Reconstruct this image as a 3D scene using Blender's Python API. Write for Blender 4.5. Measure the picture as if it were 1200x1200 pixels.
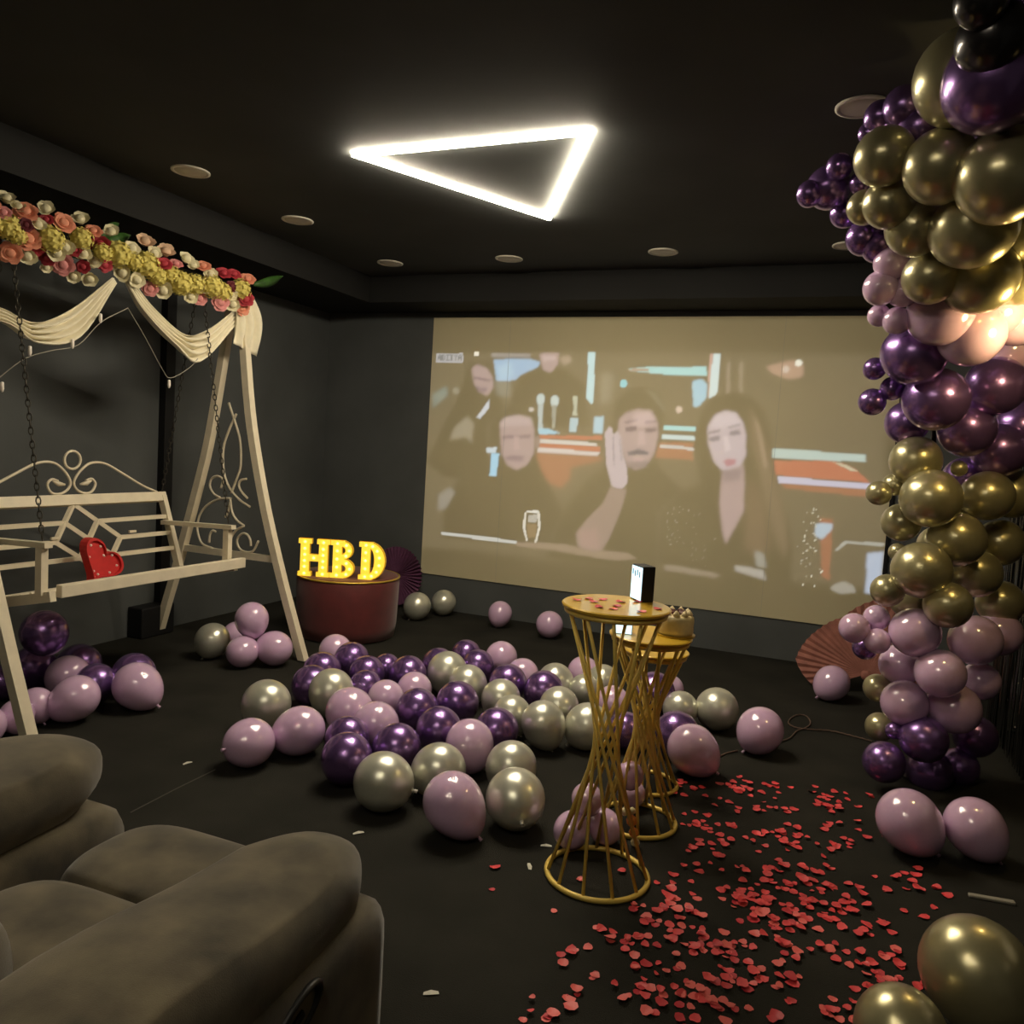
import bpy, bmesh, math, random
import numpy as np
from mathutils import Vector, Matrix, Quaternion
from math import pi, sin, cos, radians

for o in list(bpy.data.objects):
    bpy.data.objects.remove(o)
scene = bpy.context.scene
COL = scene.collection

# ------------------------------------------------------------------ camera, world, exposure
cam_data = bpy.data.cameras.new('camera')
cam_data.sensor_width = 36.0
cam_data.lens = 930.3 / 1200.0 * 36.0
cam_data.clip_start = 0.02
cam = bpy.data.objects.new('camera', cam_data)
COL.objects.link(cam)
YAW, PITCH, ROLL = .3787, .0786, -.06157
fw = Vector((-sin(YAW) * cos(PITCH), cos(YAW) * cos(PITCH), -sin(PITCH)))
rt0 = Vector((cos(YAW), sin(YAW), 0))
dn0 = fw.cross(rt0)
rt = cos(ROLL) * rt0 + sin(ROLL) * dn0
dn = -sin(ROLL) * rt0 + cos(ROLL) * dn0
m = Matrix.Identity(4)
for i in range(3):
    m[i][0] = rt[i]; m[i][1] = -dn[i]; m[i][2] = -fw[i]
m[0][3], m[1][3], m[2][3] = 0, 0, 1.5
cam.matrix_world = m
scene.camera = cam

world = bpy.data.worlds.new('world')
scene.world = world
world.use_nodes = True
world.node_tree.nodes['Background'].inputs[0].default_value = (.5, .48, .42, 1)
world.node_tree.nodes['Background'].inputs[1].default_value = .0
scene.view_settings.view_transform = 'Standard'
scene.view_settings.look = 'None'
scene.view_settings.gamma = 1
scene.view_settings.use_curve_mapping = False
scene.view_settings.exposure = 1.0

LED_POWER = 88.0        # ceiling triangle strip
LED_BACK_POWER = 26.0   # second ceiling strip behind the camera
LAMP_POWER = 38.0       # warm globe lamp on the foil backdrop, right of the frame
LETTER_POWER = .44
FILM_POWER = .64

FLOOR_BALLOONS = [
((-3.665,2.842,0.420),0.114,'p',1.06,(-0.088,0.369,-0.925),'dark purple chrome balloon perched on top of the heap under the swing'),
((-4.022,3.055,0.119),0.119,'p',1.05,(-0.088,0.369,-0.925),'dark purple chrome balloon at the bottom of the heap, beside the near swing leg'),
((-3.886,3.233,0.122),0.122,'p',1.05,(-0.894,0.380,-0.237),'dark purple chrome balloon at the back of the heap under the swing'),
((-3.757,3.058,0.112),0.112,'l',1.10,(-0.682,0.026,-0.730),'half hidden lilac balloon wedged in the middle of the heap under the swing'),
((-3.554,3.061,0.105),0.105,'p',1.08,(-0.298,-0.458,-0.837),'bright purple chrome balloon between the two front lilac balloons under the swing'),
((-3.413,2.827,0.111),0.111,'l',1.20,(-0.657,-0.402,-0.638),'lilac balloon with curled white knot lying beside the near swing leg'),
((-3.515,3.278,0.115),0.115,'p',1.06,(-0.003,0.684,-0.730),'purple chrome balloon peeking out behind a lilac balloon under the bench'),
((-3.319,3.114,0.122),0.122,'l',1.14,(0.785,0.160,-0.599),'lilac balloon with its knot to the right, rightmost under the bench'),
((-3.558,2.720,0.084),0.084,'l',1.10,(0.604,-0.009,-0.797),'small lilac balloon half covered by the near swing leg'),
((-3.503,2.580,0.077),0.077,'l',1.10,(0.301,-0.066,-0.951),'lilac balloon at the left edge between swing leg and sofa'),
((-3.499,2.435,0.079),0.079,'l',1.10,(0.301,-0.066,-0.951),'lilac balloon cut off by the left edge of the picture above the sofa'),
((-3.999,2.858,0.091),0.091,'p',1.06,(-0.088,0.369,-0.925),'purple chrome balloon at the left edge behind the near swing leg'),
((-3.694,4.080,0.113),0.113,'s',1.06,(-0.267,-0.372,-0.889),'silver chrome balloon with white knot alone at the far end of the swing'),
((-3.400,4.025,0.101),0.101,'l',1.06,(0.059,0.974,0.217),'lower left lilac balloon of the trio beside the far swing leg'),
((-3.260,4.169,0.114),0.114,'l',1.08,(-0.995,0.006,0.097),'lower right lilac balloon of the trio, touching the far swing leg'),
((-3.411,4.117,0.300),0.108,'l',1.12,(0.178,-0.013,-0.984),'lilac balloon standing on top of the trio beside the far swing leg'),
((-3.729,4.348,0.095),0.095,'l',1.05,(-0.200,0.620,-0.759),'lilac balloon almost hidden behind the trio beside the far swing leg'),
((-2.564,3.229,0.124),0.124,'s',1.05,(-0.343,0.327,-0.881),'silver chrome balloon at the left of the pile behind two lilac balloons'),
((-2.331,2.832,0.110),0.110,'l',1.08,(-0.261,-0.965,0.026),'lilac balloon with its dark knot facing us, leftmost of the floor pile'),
((-2.216,3.045,0.115),0.115,'l',1.12,(-0.807,-0.454,-0.378),'lilac balloon lying sideways between the leftmost lilac and the purple ones'),
((-2.925,4.362,0.107),0.107,'l',1.05,(-0.200,0.620,-0.759),'lilac balloon touching the base of the red pouf'),
((-2.711,3.915,0.112),0.112,'p',1.05,(-0.200,0.620,-0.759),'purple chrome balloon beside the foot of the far swing leg'),
((-2.589,3.643,0.110),0.110,'p',1.06,(-0.264,-0.185,-0.947),'dark purple chrome balloon left of a silver one at the back left of the pile'),
((-2.706,4.220,0.111),0.111,'p',1.05,(-0.594,-0.300,-0.747),'purple chrome balloon directly in front of the lilac one at the pouf'),
((-2.473,4.030,0.107),0.107,'p',1.05,(-0.200,0.620,-0.759),'upper purple chrome balloon of two stacked in the back left of the pile'),
((-2.346,3.814,0.097),0.097,'p',1.05,(-0.337,-0.212,-0.917),'lower purple chrome balloon of two stacked in the back left of the pile'),
((-2.476,4.263,0.088),0.088,'p',1.05,(-0.200,0.620,-0.759),'small greyish purple chrome balloon at the back edge of the pile'),
((-2.244,4.121,0.112),0.112,'p',1.06,(-0.441,0.113,-0.890),'purple chrome balloon behind a lilac one in the middle of the back row'),
((-2.395,3.551,0.120),0.120,'s',1.10,(0.122,-0.142,-0.982),'silver chrome balloon in the back left of the pile above the lilac pair'),
((-2.154,3.363,0.121),0.121,'l',1.06,(-0.343,0.327,-0.881),'left lilac balloon of the touching pair in the left of the pile'),
((-1.951,3.286,0.113),0.113,'l',1.06,(0.042,0.491,-0.870),'right lilac balloon of the touching pair in the left of the pile'),
((-2.144,3.699,0.100),0.100,'l',1.06,(0.042,0.491,-0.870),'lilac balloon behind the touching lilac pair in the pile'),
((-2.095,3.931,0.100),0.100,'l',1.05,(-0.068,0.666,-0.743),'lilac balloon between purple chrome ones in the centre of the pile'),
((-1.887,3.586,0.113),0.113,'p',1.05,(-0.271,0.364,-0.891),'purple chrome balloon with two glints, left of centre in the pile'),
((-1.762,3.805,0.115),0.115,'p',1.06,(0.118,0.513,-0.850),'purple chrome balloon in the very centre of the pile below two silver ones'),
((-1.663,3.393,0.112),0.112,'p',1.05,(-0.376,0.149,-0.915),'violet blue chrome balloon behind the pale lilac one at the pile front'),
((-2.200,4.437,0.108),0.108,'p',1.05,(-0.200,0.620,-0.759),'purple chrome balloon mostly hidden behind the rear silver one'),
((-2.047,4.250,0.121),0.121,'s',1.08,(-0.097,-0.122,-0.988),'left silver chrome balloon of the rear pair in the pile'),
((-1.859,4.143,0.112),0.112,'s',1.06,(0.424,0.092,-0.901),'right silver chrome balloon of the rear pair in the pile'),
((-2.174,4.788,0.101),0.101,'p',1.05,(-0.200,0.620,-0.759),'purple chrome balloon farthest back in the middle of the pile'),
((-1.982,4.559,0.103),0.103,'p',1.08,(0.491,0.122,-0.863),'purple chrome balloon tilted against the farthest back purple one'),
((-1.938,4.840,0.108),0.108,'l',1.05,(-0.200,0.620,-0.759),'rear pinkish lilac balloon at the back edge right of the purple pair'),
((-1.679,4.568,0.101),0.101,'l',1.05,(-0.200,0.620,-0.759),'pinkish lilac balloon peeking out behind two purple ones at the back right'),
((-1.665,4.286,0.111),0.111,'p',1.10,(-0.486,-0.264,-0.833),'purple chrome balloon in front of the two pinkish lilac ones at the back'),
((-1.591,4.005,0.109),0.109,'s',1.05,(-0.183,-0.155,-0.971),'rear silver chrome balloon of the touching pair right of centre'),
((-1.446,3.812,0.101),0.101,'s',1.08,(0.424,0.092,-0.901),'front silver chrome balloon of the touching pair right of centre'),
((-1.418,3.539,0.109),0.109,'p',1.05,(-0.183,-0.155,-0.971),'purple chrome balloon at the pile front right of the pale lilac one'),
((-1.432,4.265,0.111),0.111,'p',1.10,(-0.374,-0.225,-0.900),'purple chrome balloon surrounded by silver ones at the right of the pile'),
((-1.446,4.518,0.109),0.109,'s',1.06,(0.624,0.184,-0.759),'silver chrome balloon at the back right edge of the pile'),
((-1.268,4.056,0.109),0.109,'s',1.05,(0.266,0.024,-0.964),'silver chrome balloon behind the large egg shaped silver one'),
((-1.236,3.706,0.112),0.112,'s',1.14,(0.348,0.059,-0.935),'egg shaped silver chrome balloon with knot at its bottom, right of the pile'),
((-1.037,3.833,0.117),0.117,'s',1.06,(-0.640,-0.314,-0.701),'silver chrome balloon partly behind the rods of the tall table'),
((-1.362,4.828,0.103),0.103,'l',1.05,(-0.200,0.620,-0.759),'lilac balloon at the back seen just left of the tall table rods'),
((-1.203,4.724,0.101),0.101,'s',1.05,(-0.200,0.620,-0.759),'silver chrome balloon at the back seen through the tall table rods'),
((-1.260,4.508,0.092),0.092,'s',1.05,(-0.200,0.620,-0.759),'small silver chrome balloon at the back left of the tall table rods'),
((-1.042,4.347,0.097),0.097,'l',1.05,(-0.200,0.620,-0.759),'lilac balloon seen through the upper rods of the tall table'),
((-0.865,3.934,0.096),0.096,'p',1.05,(-0.200,0.620,-0.759),'purple chrome balloon seen through the rods between the two tables'),
((-1.983,3.088,0.104),0.104,'p',1.05,(-0.116,0.434,-0.894),'purple chrome balloon right behind the dark front purple one'),
((-1.844,2.873,0.111),0.111,'p',1.05,(-0.303,0.186,-0.935),'large dark purple chrome balloon at the front left of the pile'),
((-1.730,3.107,0.109),0.109,'p',1.08,(-0.703,-0.333,-0.628),'purple chrome balloon between the two front silver ones'),
((-1.586,2.749,0.120),0.120,'s',1.03,(0.911,0.343,-0.227),'large silver chrome balloon at the front left of the pile'),
((-1.444,2.971,0.115),0.115,'s',1.05,(-0.789,-0.356,-0.500),'silver chrome balloon behind the front pink lilac one'),
((-1.437,3.262,0.112),0.112,'l',1.12,(0.178,-0.013,-0.984),'pale translucent lilac balloon standing at the front of the pile'),
((-1.241,2.688,0.115),0.115,'l',1.20,(0.697,0.061,-0.715),'pinkish lilac balloon with knot at lower right, nearest of the pile'),
((-1.184,3.153,0.112),0.112,'s',1.05,(-0.421,0.035,-0.906),'silver chrome balloon behind the nearest silver one'),
((-1.053,2.872,0.119),0.119,'s',1.05,(0.537,-0.796,-0.280),'large silver chrome balloon with its knot facing us at the pile front right'),
((-0.801,2.821,0.068),0.068,'l',1.08,(0.130,0.519,0.845),'lower left lilac balloon of the bunch at the tall table base'),
((-0.693,2.917,0.066),0.066,'l',1.08,(-0.548,0.245,0.800),'lower right lilac balloon of the bunch at the tall table base'),
((-0.758,2.861,0.190),0.060,'l',1.10,(0.261,0.386,-0.885),'upper left lilac balloon of the bunch at the tall table base'),
((-0.661,3.146,0.200),0.056,'l',1.10,(0.065,0.253,-0.965),'upper right lilac balloon of the bunch at the tall table base'),
((-0.677,3.289,0.060),0.060,'l',1.08,(-0.239,0.904,-0.354),'small lilac balloon low on the right of the bunch at the tall table'),
((-0.846,4.542,0.119),0.119,'p',1.10,(-0.097,-0.122,-0.988),'purple chrome balloon behind the upper rods of the cake table'),
((-0.809,4.785,0.096),0.096,'l',1.05,(-0.200,0.620,-0.759),'lilac balloon half hidden right behind the cake table'),
((-0.674,4.437,0.098),0.098,'s',1.05,(-0.264,-0.185,-0.947),'silver chrome balloon half hidden beside the lone round silver one'),
((-0.482,4.499,0.120),0.120,'s',1.02,(-0.272,0.769,-0.579),'round silver chrome balloon standing free right of the tables'),
((-0.611,3.970,0.112),0.112,'p',1.06,(-0.337,-0.212,-0.917),'dark purple chrome balloon right of the cake table rods'),
((-0.504,3.779,0.118),0.118,'l',1.14,(0.765,0.153,-0.626),'pinkish lilac balloon with string, right beside the cake table'),
((-0.228,4.257,0.118),0.118,'l',1.08,(-0.488,-0.463,-0.740),'pinkish lilac balloon on its own with a ribbon trailing right'),
((-3.171,5.924,0.116),0.116,'s',1.05,(-0.402,-0.235,-0.885),'left silver chrome balloon against the wall below the screen'),
((-3.074,6.232,0.109),0.109,'s',1.05,(-0.183,-0.155,-0.971),'right silver chrome balloon against the wall below the screen'),
((-2.481,6.109,0.101),0.101,'l',1.12,(-0.147,-0.243,-0.959),'small lilac balloon with knot down, left of two near the screen wall'),
((-2.004,6.005,0.110),0.110,'l',1.03,(0.120,0.709,-0.695),'round lilac balloon, right of two near the screen wall'),
((0.120,5.498,0.111),0.111,'l',1.10,(-0.603,-0.399,-0.691),'mauve balloon leaning on the pink paper flower'),
((0.399,3.433,0.120),0.120,'l',1.16,(0.686,0.114,-0.719),'lilac balloon with knot to the right, left of the pair below the garland'),
((0.638,3.507,0.111),0.111,'l',1.20,(0.623,0.089,-0.777),'lilac balloon, right of the pair below the garland'),
((0.478,2.389,0.143),0.143,'g',1.16,(0.558,0.047,-0.828),'large pale gold chrome balloon in the bottom right corner'),
((0.278,2.117,0.110),0.110,'g',1.05,(-0.183,-0.155,-0.971),'pale gold chrome balloon cut off by the bottom edge'),
]
GARLAND = [
((0.162,4.057,0.758),0.071,'l',(-0.066,0.920,-0.387)),
((0.257,4.139,0.806),0.061,'l',(0.096,0.871,-0.482)),
((0.265,4.054,0.712),0.060,'l',(0.050,0.875,-0.482)),
((0.225,4.207,0.641),0.058,'p',(-0.652,0.730,-0.205)),
((0.420,4.075,0.771),0.113,'l',(0.202,0.943,-0.264)),
((0.395,4.315,0.558),0.101,'l',(0.137,0.982,0.131)),
((0.535,4.032,0.607),0.109,'l',(-0.265,0.964,0.006)),
((0.412,4.126,0.420),0.107,'l',(-0.160,0.949,-0.270)),
((0.625,4.168,0.421),0.118,'l',(-0.682,0.731,0.002)),
((0.709,4.339,0.724),0.119,'l',(-0.361,0.764,-0.535)),
((0.766,4.441,0.507),0.092,'l',(0.025,0.995,0.094)),
((0.302,4.294,0.431),0.068,'g',(0.051,0.992,0.111)),
((0.325,4.224,0.257),0.069,'g',(-0.120,0.986,0.117)),
((0.377,4.086,0.292),0.040,'p',(-0.589,0.638,-0.495)),
((0.500,4.071,0.280),0.107,'p',(-0.524,0.851,0.016)),
((0.344,4.048,0.146),0.096,'p',(0.233,0.887,-0.399)),
((0.565,4.281,0.067),0.108,'p',(-0.343,0.753,-0.561)),
((0.709,4.404,0.070),0.093,'p',(-0.153,0.923,-0.352)),
((0.765,4.410,0.236),0.101,'p',(-0.419,0.723,-0.549)),
((0.356,4.128,1.562),0.115,'g',(0.011,0.856,-0.517)),
((0.542,4.172,1.539),0.037,'g',(0.145,0.989,-0.010)),
((0.214,4.107,1.401),0.058,'g',(-0.380,0.922,0.070)),
((0.282,4.212,1.444),0.053,'g',(-0.579,0.804,0.139)),
((0.425,4.030,1.396),0.131,'g',(-0.399,0.862,-0.314)),
((0.687,4.298,1.420),0.116,'g',(-0.633,0.681,-0.368)),
((0.329,4.225,1.266),0.090,'g',(-0.396,0.916,-0.059)),
((0.558,4.144,1.213),0.126,'g',(0.094,0.983,-0.160)),
((0.415,4.018,1.069),0.128,'g',(-0.402,0.891,-0.212)),
((0.325,4.198,1.124),0.043,'g',(-0.039,0.984,0.175)),
((0.288,4.070,0.952),0.076,'g',(0.186,0.963,0.195)),
((0.532,3.997,0.927),0.103,'g',(0.054,0.900,-0.433)),
((0.686,4.361,1.043),0.115,'g',(-0.598,0.667,-0.444)),
((0.405,4.287,0.889),0.092,'g',(-0.339,0.895,-0.291)),
((0.279,3.743,2.000),0.129,'p',(-0.681,0.719,0.140)),
((0.137,3.904,1.956),0.049,'p',(-0.435,0.708,-0.557)),
((0.219,3.950,1.876),0.053,'p',(-0.466,0.773,-0.431)),
((0.141,3.952,1.813),0.060,'p',(0.196,0.871,-0.451)),
((0.390,3.885,1.827),0.135,'p',(-0.386,0.917,-0.099)),
((0.308,4.174,1.740),0.100,'p',(-0.156,0.892,-0.425)),
((0.637,4.070,1.910),0.128,'p',(-0.540,0.727,-0.423)),
((0.551,4.131,1.718),0.124,'p',(0.094,0.897,-0.432)),
((0.728,4.356,1.640),0.125,'p',(-0.546,0.638,-0.542)),
((0.343,3.548,2.131),0.124,'l',(-0.618,0.780,-0.099)),
((0.462,3.622,2.070),0.128,'l',(-0.062,0.862,-0.504)),
((0.543,3.674,2.179),0.119,'l',(-0.306,0.786,-0.538)),
((0.634,3.740,2.150),0.113,'l',(-0.182,0.982,-0.047)),
((0.691,4.135,2.084),0.106,'l',(-0.424,0.904,0.057)),
((0.197,3.496,2.208),0.060,'l',(-0.635,0.770,0.064)),
((0.115,3.470,2.220),0.067,'l',(0.012,0.845,-0.534)),
((0.145,3.448,2.310),0.066,'l',(-0.565,0.811,0.154)),
((0.189,3.560,2.107),0.055,'l',(0.230,0.957,-0.176)),
((0.123,3.589,2.133),0.045,'l',(-0.331,0.943,0.010)),
((0.253,3.929,2.088),0.075,'p',(-0.085,0.889,-0.449)),
((0.276,3.324,2.227),0.100,'g',(-0.266,0.952,-0.150)),
((0.442,3.350,2.226),0.127,'g',(-0.540,0.656,-0.527)),
((0.370,3.077,2.333),0.134,'g',(-0.645,0.729,-0.228)),
((0.200,3.185,2.370),0.103,'g',(0.087,0.989,0.118)),
((0.239,2.917,2.486),0.115,'g',(0.044,0.865,-0.499)),
((0.408,2.847,2.422),0.140,'g',(-0.055,0.907,-0.418)),
((0.557,3.381,2.390),0.104,'g',(-0.597,0.782,-0.179)),
((0.585,3.479,2.267),0.114,'g',(-0.486,0.724,-0.489)),
((0.073,2.992,2.555),0.097,'g',(-0.426,0.885,-0.189)),
((0.102,3.109,2.435),0.086,'g',(0.244,0.891,-0.383)),
((0.027,3.182,2.446),0.062,'g',(0.218,0.969,-0.120)),
((0.051,3.100,2.727),0.056,'p',(-0.197,0.896,-0.397)),
((0.020,3.132,2.687),0.039,'p',(-0.252,0.967,-0.033)),
((-0.072,3.316,2.643),0.049,'p',(-0.337,0.937,0.090)),
((-0.173,3.365,2.564),0.050,'p',(-0.262,0.777,-0.572)),
((-0.108,3.404,2.595),0.083,'p',(0.213,0.946,-0.246)),
((-0.041,3.518,2.527),0.058,'p',(-0.228,0.971,-0.073)),
((0.011,3.324,2.580),0.045,'p',(-0.624,0.780,-0.041)),
((0.036,3.471,2.414),0.067,'p',(0.082,0.894,-0.440)),
((0.094,3.466,2.384),0.067,'p',(-0.311,0.838,-0.448)),
((0.121,3.045,2.732),0.069,'p',(0.068,0.943,-0.327)),
((0.263,2.798,2.704),0.139,'g',(-0.026,0.919,-0.393)),
((0.337,2.664,2.632),0.141,'p',(-0.322,0.863,-0.390)),
((0.303,2.541,2.689),0.092,'k',(-0.435,0.874,-0.218)),
((0.255,2.439,2.740),0.067,'k',(0.064,0.943,-0.325)),
((0.381,2.602,2.749),0.107,'p',(-0.343,0.760,-0.552)),
((0.495,3.175,2.707),0.115,'p',(-0.054,0.964,-0.262)),
((0.181,3.071,2.667),0.087,'p',(-0.652,0.709,-0.269)),
((0.829,4.539,1.436),0.122,'g',(-0.434,0.821,-0.370)),
((0.802,4.542,1.188),0.114,'g',(-0.210,0.863,-0.460)),
((0.835,4.566,0.888),0.111,'g',(-0.039,0.906,-0.421)),
((0.821,4.431,1.757),0.122,'p',(-0.347,0.872,-0.345)),
((0.582,4.436,1.327),0.109,'g',(0.043,0.904,-0.424)),
((0.611,4.496,1.497),0.102,'p',(-0.312,0.816,-0.487)),
((0.522,4.428,1.152),0.102,'g',(0.147,0.941,-0.305)),
((0.838,4.541,0.737),0.111,'l',(0.228,0.865,-0.448)),
]
FLOWERS = [
((-3.742,2.673,2.534),0.041,'w'),
((-3.729,2.724,2.509),0.037,'w'),
((-3.719,2.659,2.402),0.059,'y'),
((-3.710,2.745,2.490),0.055,'p'),
((-3.676,2.720,2.425),0.032,'d'),
((-3.720,2.767,2.375),0.056,'p'),
((-3.760,2.706,2.296),0.051,'p'),
((-3.754,2.789,2.300),0.042,'w'),
((-3.739,2.874,2.545),0.043,'w'),
((-3.735,2.872,2.495),0.033,'r'),
((-3.716,2.951,2.499),0.053,'p'),
((-3.699,2.800,2.448),0.037,'w'),
((-3.696,2.862,2.399),0.062,'y'),
((-3.752,3.079,2.554),0.045,'w'),
((-3.724,3.134,2.507),0.045,'p'),
((-3.692,3.036,2.445),0.054,'y'),
((-3.705,3.009,2.382),0.034,'r'),
((-3.703,2.953,2.381),0.044,'w'),
((-3.720,3.179,2.448),0.051,'r'),
((-3.757,3.274,2.546),0.042,'w'),
((-3.753,2.898,2.318),0.039,'r'),
((-3.750,2.982,2.304),0.054,'k'),
((-3.787,2.916,2.277),0.029,'w'),
((-3.770,3.059,2.261),0.035,'w'),
((-3.741,3.095,2.317),0.035,'r'),
((-3.741,3.157,2.362),0.041,'w'),
((-3.725,3.207,2.356),0.041,'r'),
((-3.780,3.165,2.276),0.041,'w'),
((-3.711,3.281,2.428),0.068,'y'),
((-3.745,3.348,2.343),0.048,'w'),
((-3.724,3.383,2.481),0.043,'w'),
((-3.757,3.507,2.552),0.049,'x'),
((-3.703,3.460,2.415),0.070,'y'),
((-3.754,3.655,2.531),0.051,'x'),
((-3.705,3.598,2.447),0.045,'r'),
((-3.752,3.547,2.300),0.044,'k'),
((-3.736,3.632,2.308),0.051,'w'),
((-3.731,3.792,2.523),0.046,'w'),
((-3.707,3.652,2.400),0.051,'y'),
((-3.694,3.720,2.365),0.068,'y'),
((-3.743,3.861,2.499),0.041,'w'),
((-3.740,3.851,2.312),0.041,'w'),
((-3.742,3.925,2.316),0.042,'k'),
((-3.732,3.935,2.511),0.048,'p'),
((-3.716,3.852,2.389),0.059,'y'),
((-3.680,3.964,2.396),0.066,'y'),
((-3.704,3.925,2.388),0.047,'w'),
((-3.746,4.130,2.513),0.049,'r'),
((-3.729,4.205,2.524),0.044,'r'),
((-3.748,4.358,2.525),0.051,'p'),
((-3.701,4.241,2.438),0.063,'y'),
((-3.708,4.161,2.438),0.037,'d'),
((-3.695,4.071,2.386),0.055,'y'),
((-3.708,4.065,2.321),0.055,'k'),
((-3.686,4.276,2.378),0.051,'r'),
((-3.727,4.286,2.325),0.051,'p'),
((-3.710,4.184,2.328),0.044,'w'),
((-3.705,3.556,2.369),0.050,'y'),
((-3.697,3.372,2.412),0.048,'y'),
((-3.728,3.710,2.474),0.040,'k'),
((-3.711,3.980,2.473),0.042,'w'),
((-3.692,3.167,2.408),0.046,'y'),
((-3.713,2.914,2.346),0.043,'w'),
((-3.701,2.696,2.372),0.041,'y'),
((-3.701,2.628,2.455),0.036,'k'),
((-3.720,3.076,2.378),0.040,'w'),
((-3.721,3.420,2.321),0.043,'w'),
((-3.741,3.555,2.496),0.044,'w'),
((-3.716,4.165,2.384),0.043,'w'),
((-3.732,2.817,2.347),0.038,'r'),
((-3.710,2.561,2.475),0.049,'p'),
((-3.725,2.580,2.396),0.053,'y'),
((-3.756,2.586,2.313),0.045,'r'),
((-3.682,2.479,2.411),0.047,'w'),
((-3.752,2.512,2.340),0.053,'y'),
((-3.705,2.419,2.409),0.047,'p'),
((-3.763,2.443,2.337),0.047,'r'),
]
PETAL_SPOTS = [(-0.51,3.59),(-0.30,3.77),(-0.28,3.72),(0.11,3.77),(0.12,3.75),(-0.33,3.31),(-0.08,3.33),(-0.07,3.29),(-0.32,3.04),(-0.02,3.06),(0.09,3.09),(-0.16,2.80),(-0.15,2.77),(-0.38,2.68),(0.06,2.80),(-0.06,2.72),(0.14,2.83),(-0.43,2.49),(-0.28,2.51),(-0.50,2.34),(-0.58,2.18),(-0.42,2.32),(-0.16,2.41),(-0.15,2.39),(-0.02,2.57),(0.24,2.61),(-0.39,2.17),(-0.27,2.23),(-0.18,2.28),(-0.02,2.36),(0.29,2.53),(0.30,2.54),(0.16,2.36),(-0.31,2.11),(-0.21,2.14),(-0.55,2.01),(-0.58,1.93),(-0.14,2.14),(-0.04,2.26),(0.43,3.13),(0.22,2.88),(0.05,2.69),(-0.14,2.93),(-0.42,3.33),(0.02,3.30),(-0.10,2.72),(0.01,2.72),(0.12,2.88),(-0.41,2.54),(-0.13,2.75),(-0.01,2.91),(-0.21,2.50),(0.09,2.96),(-0.05,2.58),(-0.40,2.45),(-0.28,2.46)]
PETAL_AREA = [(-0.53,3.74),(-0.23,3.91),(0.04,3.96),(0.37,4.04),(0.49,3.21),(0.41,2.90),(0.32,2.70),(0.37,2.57),(0.21,2.29),(-0.03,2.17),(-0.29,2.04),(-0.55,1.91),(-0.52,2.12),(-0.48,2.38),(-0.45,2.67),(-0.44,3.13)]
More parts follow.
